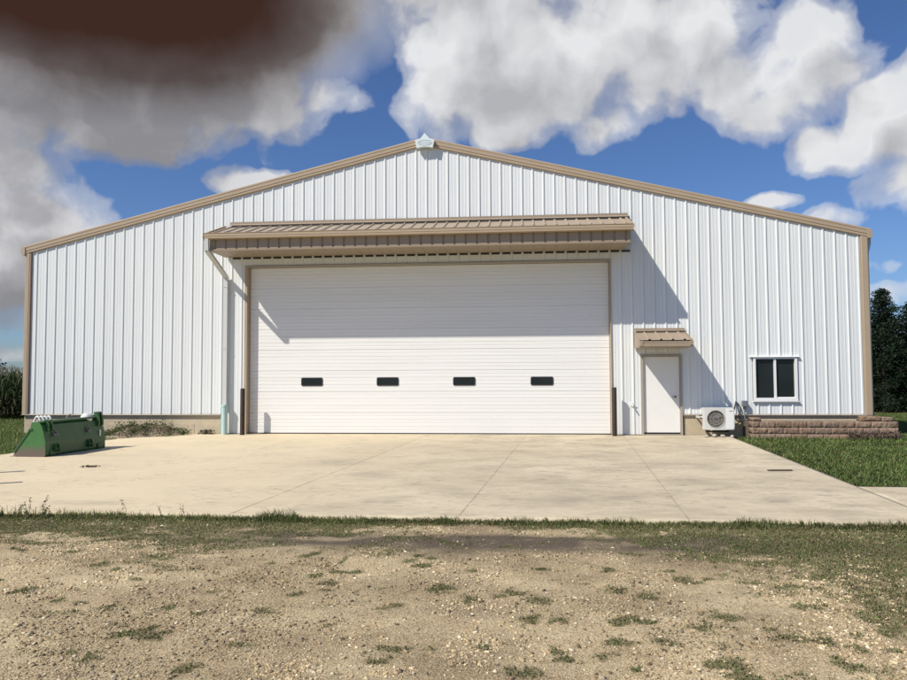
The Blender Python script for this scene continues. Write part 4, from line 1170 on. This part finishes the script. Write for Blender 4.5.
# leaf litter on the slab
def litter():
    rs = np.random.default_rng(21); items = [(7.16, -7.72, .16)]
    for k in range(0): pass
    V = MB(); V.bbox(-.21, .21, -.035, .035, 0, .022, .006); V.bbox(-.15, .19, .036, .06, 0, .014, .004)
    o = V.build('wood_offcut', M('old_dark_wood', (.08, .06, .04), .9, var=.3, nscale=20)); o.location = (7.16, -7.72, .001); o.rotation_euler = (0, 0, .1)
    tag(o, 'flat dark piece of wood lying alone on the apron near the lawn edge', 'wood offcut')
    for (x, y, r_) in ((-5.3, -7.85, .07),):
        P = np.stack([rs.normal(x, .09, 60), rs.normal(y, .05, 60), .006+.02*rs.random(60)], 1)
        o = quads('leaf_litter', P, .05, np.tile([.10, .08, .05], (60, 1))*rs.uniform(.6, 1.4, (60, 1))); tag(o, 'small heap of brown dead leaves on the concrete right of the bucket', 'leaf litter', kind='stuff')
litter()

# ------------------------------------------------------------------ loader bucket
bk = empty('loader_bucket', (-7.985, -6.20, .0), R(-3.5)); tag(bk, 'green tractor loader bucket with worn side lying on the concrete at left', 'bucket')
BW = 2.02
out = [(0, .02), (.05, 0), (.735, .0), (.755, .03), (.665+.07, .32), (.63, .70), (.50, .735), (.42, .72), (.38, .56), (.02, .045)]
prof = [(.0, .02), (.05, .0), (.72, .0), (.75, .05), (.745, .32), (.65, .66), (.58, .715)]
for yy in (0, BW):
    sdp = MB(); sdp.extr([(0, .015), (.04, .0), (.735, .0), (.748, .04), (.742, .33), (.655, .64), (.60, .725), (.42, .725), (.375, .56), (.02, .06)], yy-.012, yy+.012, 'y')
    sp_ = sdp.build('side_plate', m_green_side, bk)
sh = MB(); t_ = .014
inn = [(.0, .034), (.055, .014), (.712, .014), (.734, .055), (.729, .318), (.636, .652), (.575, .70)]
n = len(prof); v = []
for yy in (.0125, BW-.0125):
    v += [(p[0], yy, p[1]) for p in prof]+[(p[0], yy, p[1]) for p in inn]
fcs = []
for i in range(n-1):
    fcs += [(i, i+1, 2*n+i+1, 2*n+i), (n+i, 3*n+i, 3*n+i+1, n+i+1)]
fcs += [(0, 2*n, 3*n, n), (n-1, 2*n-1, 4*n-1, 3*n-1)]
sh.add(v, fcs); sh.build('shell', m_green, bk)
tb = MB(); tb.bbox(.53, .66, .014, BW-.014, .712, .752, .006); tb.build('top_beam', m_green, bk)
ce = MB(); ce.bbox(-.07, .06, -.02, BW+.02, -.0, .016, .004); ce.build('cutting_edge', m_steel, bk)
cr = MB(); cr.bar((.03, -.02, .10), (.40, -.02, .585), .03, .02, (0, -1, 0)); cr.bar((.36, -.02, .575), (.44, -.02, .575), .02, .03, (0, -1, 0)); cr.build('edge_stiffener', m_green, bk)
# mounts on the back: upper hooks, lower ears, skid pads
for k, yy in enumerate((.30, 1.42)):
    hk = MB()
    for dy in (-.035, .035):
        hk.extr([(.69, .50), (.72, .42), (.775, .43), (.775, .46), (.73, .50), (.69, .555)], yy+dy-.008, yy+dy+.008, 'y')
    hk.tube([(.76, yy-.06, .45), (.76, yy+.06, .45)], .010, 10); hk.build('hook', m_steel, bk)
    br = MB()
    for dy in (-.05, .05): br.extr([(.742, .08), (.745, .26), (.80, .24), (.83, .14), (.80, .08)], yy+dy-.008, yy+dy+.008, 'y')
    br.tube([(.80, yy-.07, .15), (.80, yy+.07, .15)], .018, 10); br.build('lower_mount', m_green, bk)
for yy in (.12, 1.72):
    pd = MB(); pd.bbox(.748, .775, yy, yy+.17, .03, .13, .006); pd.build('skid_pad', m_green, bk)
up = MB(); up.extr([(.60, .70), (.70, .52), (.735, .56), (.72, .74), (.66, .86), (.60, .86)], BW-.22, BW-.17, 'y'); up.extr([(.60, .70), (.70, .52), (.735, .56), (.72, .74), (.66, .86), (.60, .86)], BW-.08, BW-.03, 'y')
up.box(.60, .66, BW-.1695, BW-.0805, .74, .85); up.build('upper_ear', m_green, bk)
up = MB(); up.extr([(.60, .72), (.70, .52), (.735, .56), (.72, .70), (.68, .78)], .10, .13, 'y'); up.extr([(.60, .72), (.70, .52), (.735, .56), (.72, .70), (.68, .78)], .22, .25, 'y'); up.build('upper_ear', m_green, bk)
lp = MB(); lp.tube([(.60, .84, .745), (.60, .86, .82), (.60, .96, .845), (.60, 1.0, .80)], .012, 8); lp.build('lifting_loop', m_steel, bk)
st = MB(); st.box(.7495, .7525, 1.80, 1.86, .30, .44); st.build('sticker', m_offwhite, bk)
# white hose loops lying in the bucket
hs = MB()
for k in range(4):
    cx_ = -7.66+k*.085; pts = []
    for i in range(15):
        a = math.pi*(i/14); pts.append((cx_+.085*math.cos(a)-.02*k, -5.92+.03*k, .56+.27*math.sin(a)))
    hs.tube(pts, .022, 10)
o = hs.build('hose_coil', m_hose, smooth=True); tag(o, 'white hose coiled in loops over the near end of the bucket', 'hose')
sk = MB(); sk.tube([(-7.36, -4.60, .62), (-7.36, -4.60, .74), (-7.36, -4.58, .80), (-7.36, -4.57, .83)], [.12, .13, .10, .03], 14)
o = sk.build('white_sack', m_hose, smooth=True); tag(o, 'small white sack poking above the far end of the bucket', 'sack')

# invented fork shape added out of view so its tines shade the apron
pfk = empty('added_shadow_fork', (-6.95, -10.05, 0), math.atan2(.56, .83)); tag(pfk, 'unseen dark steel fork shape added beyond the left edge to shade the apron', 'shadow caster')
for yy in (-.80, .80):
    q_ = MB(); q_.extr([(-.06, .44), (1.05, .47), (1.12, .485), (1.05, .50), (0, .51), (0, 1.05), (-.06, 1.05)], yy-.06, yy+.06, 'y'); q_.build('tine', m_rust, pfk)
q_ = MB(); q_.box(-.12, -.062, -1.0, 1.0, .95, 1.05); q_.box(-.12, -.062, -1.0, 1.0, .45, .53)
for yy in (-.98, 0, .90): q_.box(-.1195, -.0625, yy, yy+.08, .0, .95)
q_.box(-.60, -.121, -.98, -.90, .0, .08); q_.box(-.60, -.121, .90, .98, .0, .08)
q_.build('carriage', m_green, pfk)

# ------------------------------------------------------------------ sun and sky
SUN = Vector((-1.46, -1.22, 2.03)).normalized()
sl_ = bpy.data.lights.new('sun', 'SUN'); sl_.energy = 4.3; sl_.angle = R(.53); sl_.color = (1.0, .94, .84)
so_ = link(bpy.data.objects.new('sun', sl_)); so_.rotation_euler = SUN.to_track_quat('Z', 'Y').to_euler(); so_.location = (0, 0, 30)
el = math.asin(SUN.z); az = math.atan2(SUN.x, SUN.y)

w = bpy.data.worlds.new('World'); SC.world = w; w.use_nodes = True
nt = w.node_tree; N = nt.nodes; L = nt.links
for n_ in list(N): N.remove(n_)
outp = N.new('ShaderNodeOutputWorld'); bg = N.new('ShaderNodeBackground'); L.new(bg.outputs[0], outp.inputs[0])
STR = .11; bg.inputs[1].default_value = STR
sky = N.new('ShaderNodeTexSky'); sky.sky_type = 'NISHITA'; sky.sun_disc = False
sky.sun_elevation = el; sky.sun_rotation = az % (2*math.pi); sky.altitude = 200; sky.air_density = 1.0; sky.dust_density = .6; sky.ozone_density = 1.6

def px_dir(u, v):
    d = F_+R_*((u-453.5)/FPX)-U_*((v-340)/FPX); d.normalize()
    return math.atan2(d.x, d.y), math.asin(d.z)
# cumulus masses: photo pixel of centre, half-width, half-height, strength
BL = [
    (478, 42, 98, 92, 1.0), (440, 98, 56, 56, .95), (560, 70, 88, 76, 1.1), (592, 124, 46, 34, .9), (620, 40, 90, 78, 1.1), (690, 40, 82, 64, 1.05), (505, 108, 56, 42, .85),
    (560, -70, 270, 80, 1.0), (735, 72, 50, 48, .9), (803, 62, 68, 60, 1.1), (772, 108, 48, 34, .8), (835, 142, 54, 24, .85), (885, 116, 50, 40, .95), (950, 95, 60, 62, 1.0),
    (120, 60, 235, 85, 1.2), (90, 105, 165, 56, 1.05), (255, 86, 86, 54, 1.0), (318, 92, 36, 28, .8), (60, -60, 330, 110, 1.3), (150, 138, 52, 30, .75), (320, 30, 55, 45, .6),
    (25, 222, 78, 50, 1.1), (-25, 265, 85, 75, 1.1), (5, 175, 55, 36, .95), (-80, 120, 120, 160, 1.0),
    (245, 184, 50, 19, .95), (768, 201, 24, 12, .62), (852, 212, 34, 10, .28), (895, 288, 46, 15, .5), (862, 262, 34, 9, .25),
    (15, 352, 50, 11, .6), (5, 318, 50, 14, .7), (1050, 150, 120, 70, .9)]
grp = bpy.data.node_groups.new('cloud_field', 'ShaderNodeTree')
grp.interface.new_socket('P', in_out='INPUT', socket_type='NodeSocketVector')
grp.interface.new_socket('Rough', in_out='INPUT', socket_type='NodeSocketFloat')
grp.interface.new_socket('Density', in_out='OUTPUT', socket_type='NodeSocketFloat')
gn, gl = grp.nodes, grp.links; gi = gn.new('NodeGroupInput'); go = gn.new('NodeGroupOutput')
def vm(op, a, b=None):
    n_ = gn.new('ShaderNodeVectorMath'); n_.operation = op
    for i, v_ in enumerate((a, b)):
        if v_ is None: continue
        if hasattr(v_, 'links'): gl.new(v_, n_.inputs[i])
        else: n_.inputs[i].default_value = v_
    return n_
def gm(op, a, b=None, c=None):
    n_ = gn.new('ShaderNodeMath'); n_.operation = op
    for i, v_ in enumerate((a, b, c)):
        if v_ is None: continue
        if hasattr(v_, 'links'): gl.new(v_, n_.inputs[i])
        else: n_.inputs[i].default_value = v_
    return n_.outputs[0]
wn_ = gn.new('ShaderNodeTexNoise'); wn_.noise_dimensions = '2D'; wn_.inputs['Scale'].default_value = 9; wn_.inputs['Detail'].default_value = 4; gl.new(gi.outputs[0], wn_.inputs['Vector'])
wv = vm('SCALE', vm('SUBTRACT', wn_.outputs['Color'], (.5, .5, .5)).outputs[0]); wv.inputs['Scale'].default_value = .06
pw = vm('ADD', gi.outputs[0], wv.outputs[0]).outputs[0]
acc = None
for (u, v_, ru, rv, amp) in BL:
    a0, e0 = px_dir(u, v_)
    sub = vm('SUBTRACT', pw, (a0, e0, 0)); mu = vm('MULTIPLY', sub.outputs[0], (FPX/ru*math.cos(e0), FPX/rv, 0))
    dt = gn.new('ShaderNodeVectorMath'); dt.operation = 'DOT_PRODUCT'; gl.new(mu.outputs[0], dt.inputs[0]); gl.new(mu.outputs[0], dt.inputs[1])
    # amp * (1 - r^2), flattened far away
    q = gm('MULTIPLY', gm('SUBTRACT', 1.0, dt.outputs['Value']), amp)
    acc = q if acc is None else gm('SMOOTH_MAX', acc, q, .15)
acc = gm('MAXIMUM', acc, -1.0)
n1 = gn.new('ShaderNodeTexNoise'); n1.noise_dimensions = '2D'; n1.inputs['Scale'].default_value = 6.5; n1.inputs['Detail'].default_value = 7; n1.inputs['Roughness'].default_value = .57; gl.new(pw, n1.inputs['Vector'])
v1 = gn.new('ShaderNodeTexVoronoi'); v1.voronoi_dimensions = '2D'; v1.feature = 'SMOOTH_F1'; v1.inputs['Scale'].default_value = 16; v1.inputs['Detail'].default_value = 1.0; v1.inputs['Roughness'].default_value = .5
v1.inputs['Smoothness'].default_value = .6; gl.new(pw, v1.inputs['Vector'])
nz = gm('ADD', gm('MULTIPLY_ADD', n1.outputs[0], 1.7, -.85), gm('MULTIPLY_ADD', v1.outputs['Distance'], -.40, .14))
gl.new(gm('ADD', acc, gm('MULTIPLY', nz, gi.outputs[1])), go.inputs[0])

tc = N.new('ShaderNodeTexCoord'); nm = N.new('ShaderNodeVectorMath'); nm.operation = 'NORMALIZE'; L.new(tc.outputs['Generated'], nm.inputs[0])
sx_ = N.new('ShaderNodeSeparateXYZ'); L.new(nm.outputs[0], sx_.inputs[0])
azn = math_(nt, 'ARCTAN2', sx_.outputs[0], sx_.outputs[1]); eln = math_(nt, 'ARCSINE', sx_.outputs[2])
cb = N.new('ShaderNodeCombineXYZ'); L.new(azn, cb.inputs[0]); L.new(eln, cb.inputs[1])
def field(dx, dy, rg=1.0):
    ad = N.new('ShaderNodeVectorMath'); ad.operation = 'ADD'; L.new(cb.outputs[0], ad.inputs[0]); ad.inputs[1].default_value = (dx, dy, 0)
    g_ = N.new('ShaderNodeGroup'); g_.node_tree = grp; g_.inputs[1].default_value = rg; L.new(ad.outputs[0], g_.inputs[0]); return g_.outputs[0]
d0 = field(0, 0); d1 = field(-.024, .045, .72)
cov = ramp(nt, [(.0, 0), (.22, .42), (.58, 1)], 'EASE'); L.new(d0, cov.inputs[0])
# how much cloud lies toward the sun from here: lit rims, grey cores and undersides
sh_ = math_(nt, 'ADD', math_(nt, 'MULTIPLY', d1, .85), math_(nt, 'MULTIPLY', math_(nt, 'SUBTRACT', d1, d0), .25))
K = 1/STR
cc = ramp(nt, [(.0, (.62, .63, .65)), (.30, (.66, .665, .68)), (.55, (.56, .565, .58)), (.80, (.45, .455, .475)), (1.0, (.37, .375, .395))]); L.new(sh_, cc.inputs[0])
# the bank at the left is thicker and greyer
lf = N.new('ShaderNodeMapRange'); lf.interpolation_type = 'SMOOTHSTEP'; aL, _ = px_dir(370, 100); aL2, _ = px_dir(200, 100)
lf.inputs[1].default_value = aL; lf.inputs[2].default_value = aL2; lf.inputs[3].default_value = 0; lf.inputs[4].default_value = 1; L.new(azn, lf.inputs[0])
cc2 = ramp(nt, [(.0, (.56, .565, .59)), (.30, (.54, .54, .555)), (.6, (.34, .34, .36)), (1.0, (.22, .22, .235))]); L.new(sh_, cc2.inputs[0])
ccx = mixc(nt, lf.outputs[0], cc.outputs[0], cc2.outputs[0])
# brown-black patch painted into the sky for a finger over the lens
a0, e0 = px_dir(75, -48)
sb_ = N.new('ShaderNodeVectorMath'); sb_.operation = 'SUBTRACT'; L.new(cb.outputs[0], sb_.inputs[0]); sb_.inputs[1].default_value = (a0, e0, 0)
sm_ = N.new('ShaderNodeVectorMath'); sm_.operation = 'MULTIPLY'; L.new(sb_.outputs[0], sm_.inputs[0]); sm_.inputs[1].default_value = (1/.45, 1/.185, 0)
sl2 = N.new('ShaderNodeVectorMath'); sl2.operation = 'LENGTH'; L.new(sm_.outputs[0], sl2.inputs[0])
nn = noise(nt, 3.2, 6, .6, cb.outputs[0])
dkv = math_(nt, 'ADD', sl2.outputs['Value'], math_(nt, 'MULTIPLY_ADD', nn.outputs[0], .55, -.27))
dk_ = ramp(nt, [(.45, 1), (.68, .80), (.84, .32), (1.0, 0)], 'LINEAR')
L.new(dkv, dk_.inputs[0])
ccol = mixc(nt, dk_.outputs[0], ccx, (.041, .020, .0145))
cv2 = math_(nt, 'MAXIMUM', cov.outputs[0], math_(nt, 'MULTIPLY', dk_.outputs[0], 1.6, clamp=True))
ccK = mixc(nt, 1, ccol, (K, K, K), 'MULTIPLY')
skc = mixc(nt, 1, sky.outputs[0], (.40, .53, .76), 'MULTIPLY')
fin = mixc(nt, cv2, skc, ccK)
L.new(fin, bg.inputs[0])
w.cycles.sampling_method = 'MANUAL'; w.cycles.sample_map_resolution = 512

SC.view_settings.view_transform = 'Standard'; SC.view_settings.look = 'None'; SC.view_settings.gamma = 1; SC.view_settings.use_curve_mapping = False
SC.view_settings.exposure = .28
SC.cycles.max_bounces = 6; SC.cycles.diffuse_bounces = 3; SC.cycles.glossy_bounces = 2
